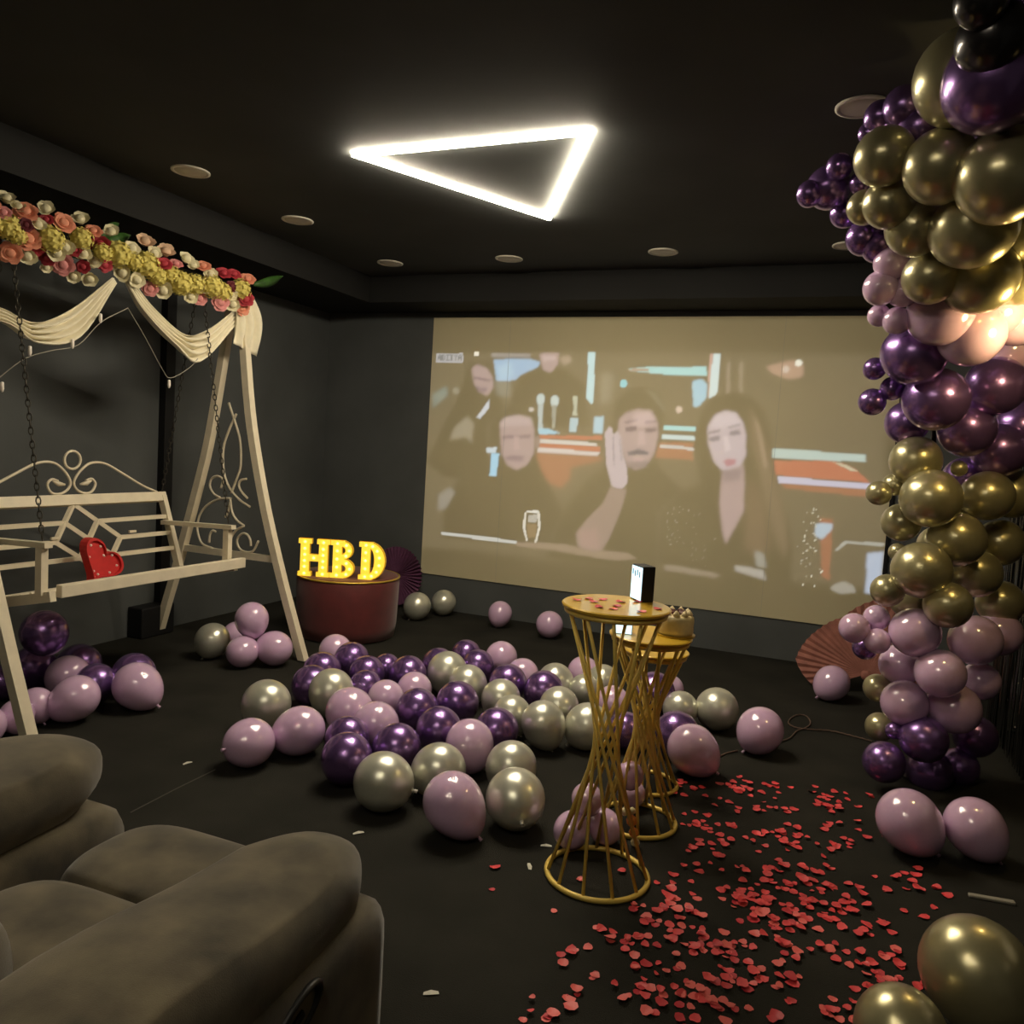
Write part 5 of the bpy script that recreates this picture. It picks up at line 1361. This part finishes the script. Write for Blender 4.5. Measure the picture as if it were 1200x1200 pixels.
# ribbons tied to the lilac balloons
RB1 = [(-.41, 4.07), (-.379, 4.15), (-.33, 4.22)]
RB2 = [(-.127, 4.495), (-.087, 4.579), (-.057, 4.721), (-.009, 4.815), (.011, 4.928), (-.021, 5.048), (-.078, 5.012), (-.11, 4.869), (-.078, 4.789), (.005, 4.791), (.128, 4.835), (.241, 4.809), (.336, 4.776)]
tag(MB().tube([(p.x, p.y, .006) for p in catmull([(x, y, 0) for x, y in RB1], 6)], .004, 5).build('ribbon', M_ribbon, None, True), 'short brown string between the two pinkish lilac balloons', 'ribbon')
tag(MB().tube([(p.x, p.y, .006 + .002 * (i % 2)) for i, p in enumerate(catmull([(x, y, 0) for x, y in RB2], 6))], .004, 5).build('ribbon', M_ribbon, None, True), 'long brown ribbon with a loop trailing to the garland foot', 'ribbon')
for (x, y), a, lab in [((-.886, 2.791), .3, 'white paper scrap on the carpet left of the tall table base'), ((-2.575, 2.712), 1.2, 'tiny white scrap on the carpet beyond the sofa'), ((-1.558, 2.534), .8, 'tiny pale scrap on the carpet between sofa and pile'),
                       ((-.89, 2.62), 2.0, 'thin pale scrap on the carpet beside the tall table ring'), ((-.894, 1.867), .5, 'pale scrap on the bare carpet near the bottom edge')]:
    R = Matrix.Rotation(a, 3, 'Z')
    tag(MB().add([Vector((x, y, .002)) + R @ Vector(q) for q in ((-.022, -.006, 0), (-.004, -.009, .003), (.022, -.004, .001), (.02, .006, .002), (0, .008, .005), (-.02, .005, .001))], [(0, 1, 4, 5), (1, 2, 3, 4)]).build('paper_scrap', M_paper), lab, 'scrap')

# ------------------------------------------------------------------ rose petals
rp = random.Random(17)
def petal_mesh(seed, material):
    r = random.Random(seed); mb = MB(); vs = [(0, 0, 0)]
    cup = r.uniform(.10, .42); fold = r.uniform(-.3, .3)
    for ring in (.55, 1.0):
        for k in range(9):
            a = 2 * pi * k / 9
            rad = ring * (1 - .28 * max(0, cos(a)) ** 3 + .18 * max(0, -cos(a)) ** 2) * (1 + r.uniform(-.06, .06))
            x, y = rad * cos(a), rad * .82 * sin(a)
            vs.append((x, y, cup * ring * ring * (.6 + .4 * cos(2 * a)) + fold * x * y + r.uniform(-.03, .05) * ring))
    lo = min(v[2] for v in vs)
    vs = [(x, y, z - lo) for x, y, z in vs]
    fs = [(0, 1 + k, 1 + (k + 1) % 9) for k in range(9)] + [(1 + k, 10 + k, 10 + (k + 1) % 9, 1 + (k + 1) % 9) for k in range(9)]
    mb.add(vs, fs)
    return mb.mesh('rose_petal', material, True)
PM = [petal_mesh(i, M_petal[(0, 1, 0, 1, 2, 0, 1)[i % 7]]) for i in range(14)]
def inside(x, y, P):
    c = False
    for k in range(len(P)):
        (x1, y1), (x2, y2) = P[k], P[(k + 1) % len(P)]
        if (y1 > y) != (y2 > y) and x < (x2 - x1) * (y - y1) / (y2 - y1) + x1: c = not c
    return c
spots = []
for (x, y) in PETAL_SPOTS:
    for k in range(7):
        q = rp.random() ** .6
        a = rp.uniform(0, 6.28); s = .085 * q
        spots.append((x + s * cos(a), y + s * 1.15 * sin(a)))
bx0, bx1 = min(p[0] for p in PETAL_AREA), max(p[0] for p in PETAL_AREA)
by0, by1 = min(p[1] for p in PETAL_AREA), max(p[1] for p in PETAL_AREA)
while len(spots) < 590:
    x, y = rp.uniform(bx0, bx1), rp.uniform(by0, by1)
    if inside(x, y, PETAL_AREA): spots.append((x, y))
spots = [q for q in spots if math.hypot(q[0] - TB[0][0][0], q[1] - TB[0][0][1]) > .2 and math.hypot(q[0] - TB[1][0][0], q[1] - TB[1][0][1]) > .18]
spots += [(-.70, 2.62), (-.58, 2.74), (-1.0, 2.55), (-.95, 2.42), (-.72, 2.40)]
spots.sort(key=lambda q: math.hypot(q[0], q[1]))
extra = []
for i, (x, y) in enumerate(spots):
    s = rp.uniform(.0105, .0225)
    Mx = Matrix.Translation((x, y, .0015 + (.008 if rp.random() < .3 else 0))) @ Matrix.Rotation(rp.uniform(0, 6.28), 4, 'Z') @ Matrix.Rotation(rp.uniform(-.3, .3) if rp.random() < .45 else 0, 4, 'X') @ Matrix.Scale(s, 4)
    me = rp.choice(PM)
    if i < 296:
        low = min((Mx @ v.co).z for v in me.vertices)
        if low < .001: Mx = Matrix.Translation((0, 0, .001 - low)) @ Mx
        tag(inst('rose_petal', me, None, Mx), 'red rose petal scattered on the black carpet right of the tables', 'petal', 'red petals scattered on the floor')
    else:
        extra.append((me, Mx))
byc = {}
mb = MB()
for me, Mx in extra:
    mb.add([Mx @ v.co for v in me.vertices], [tuple(f.vertices) for f in me.polygons])
tag(mb.build('rose_petals', M_petal[0], None, True), 'far thin scatter of red rose petals beyond the dense carpet of petals', 'petals', kind='stuff')
TP = [((-.79, 2.66), 'petal at the left rim of the tall table top'), ((-.765, 2.72), 'petal lying behind the left rim petal on the tall table'), ((-.735, 2.67), 'petal second from the left rim on the tall table'), ((-.72, 2.73), 'petal near the back left of the tall table top'),
      ((-.69, 2.585), 'petal at the front of the tall table top left of the glow'), ((-.64, 2.59), 'petal at the front centre of the tall table top'), ((-.645, 2.65), 'petal just before the lit box on the tall table'), ((-.655, 2.735), 'upright dark petal left of the lit box on the tall table'),
      ((-.55, 2.60), 'petal at the front right of the tall table top'), ((-.51, 2.69), 'petal at the right rim of the tall table top'), ((-.60, 2.78), 'petal at the back of the tall table top behind the lit box')]
for i, ((x, y), lab) in enumerate(TP):
    me = PM[(i * 3) % 14]
    tag(inst('rose_petal', me, None, Matrix.Translation((x, y, .986)) @ Matrix.Rotation(i * 1.3, 4, 'Z') @ Matrix.Scale(.019, 4)), 'red rose ' + lab, 'petal', 'petals on the tall table')

# ------------------------------------------------------------------ suede recliner sofa
sf_ = thing('recliner_sofa', 'taupe suede recliner with fat padded arms in the lower left corner', 'sofa', (-1.36, .8, 0))
L = local(sf_)
def arm(xc, w, ztop, y1, out):
    hw = w / 2
    pil = MB()
    def puff(q):
        q.z += .012 * sin(q.y * 9) * (1 if q.z > 0 else 0)
        return q
    cushion(pil, L(xc, (y1 + .05) / 2 - .1, ztop - .095), (hw, (y1 - .05) / 2 + .1, .10), (2.6, 4.2, 2.6), 18, puff=puff)
    pil.build('arm_pillow', M_suede, sf_, True)
    pn = MB()
    cushion(pn, L(xc, (y1 + .0) / 2 - .1, .27), (hw + .012, (y1 + .0) / 2 + .1, .27), (9, 9, 9), 12)
    pn.build('arm_panel', M_suede, sf_, True)
arm(-.965, .31, .655, 1.49, 1)
arm(-1.80, .37, .70, 1.53, -1)
mb = MB(); cushion(mb, L(-1.37, 1.42, .35), (.275, .17, .135), (4, 3.0, 3.0), 14); mb.build('footrest_cushion', M_suede, sf_, True)
mb = MB(); cushion(mb, L(-1.37, .93, .36), (.275, .36, .135), (4, 4.5, 3.2), 14); mb.build('seat_cushion', M_suede, sf_, True)
mb = MB(); cushion(mb, L(-1.37, .70, .56), (.275, .16, .20), (3.5, 2.8, 3.0), 14, Matrix.Rotation(radians(-14), 3, 'X')); mb.build('lumbar_cushion', M_suede, sf_, True)
mb = MB(); cushion(mb, L(-1.37, .44, .86), (.29, .15, .20), (3.5, 2.8, 3.0), 14, Matrix.Rotation(radians(-16), 3, 'X')); mb.build('head_cushion', M_suede, sf_, True)
mb = MB(); cushion(mb, L(-1.37, .72, .13), (.29, .72, .10), (9, 9, 9), 8); mb.build('base', M_suede, sf_, True)
Rh = Matrix.Rotation(radians(22), 3, 'X')
mb = MB()
mb.lathe([(.076, -.012), (.078, 0), (.070, .006), (.062, .002), (.058, -.006), (.01, -.008)], 28, (0, 0, 0), Matrix.Rotation(pi / 2, 3, 'Y'))
mb.v = [tuple(Rh @ Vector((x, y * 1.15, z * .46))) for x, y, z in mb.v]
o = mb.build('recliner_handle', M_dark, sf_, True); o.location = L(-.797, 1.115, .46)
mb = MB(); mb.box((0, 0, 0), (.006, .05, .016), Rh); o2 = mb.build('lever', M_batten, o, bevel=.002); o2.location = (.001, 0, 0)
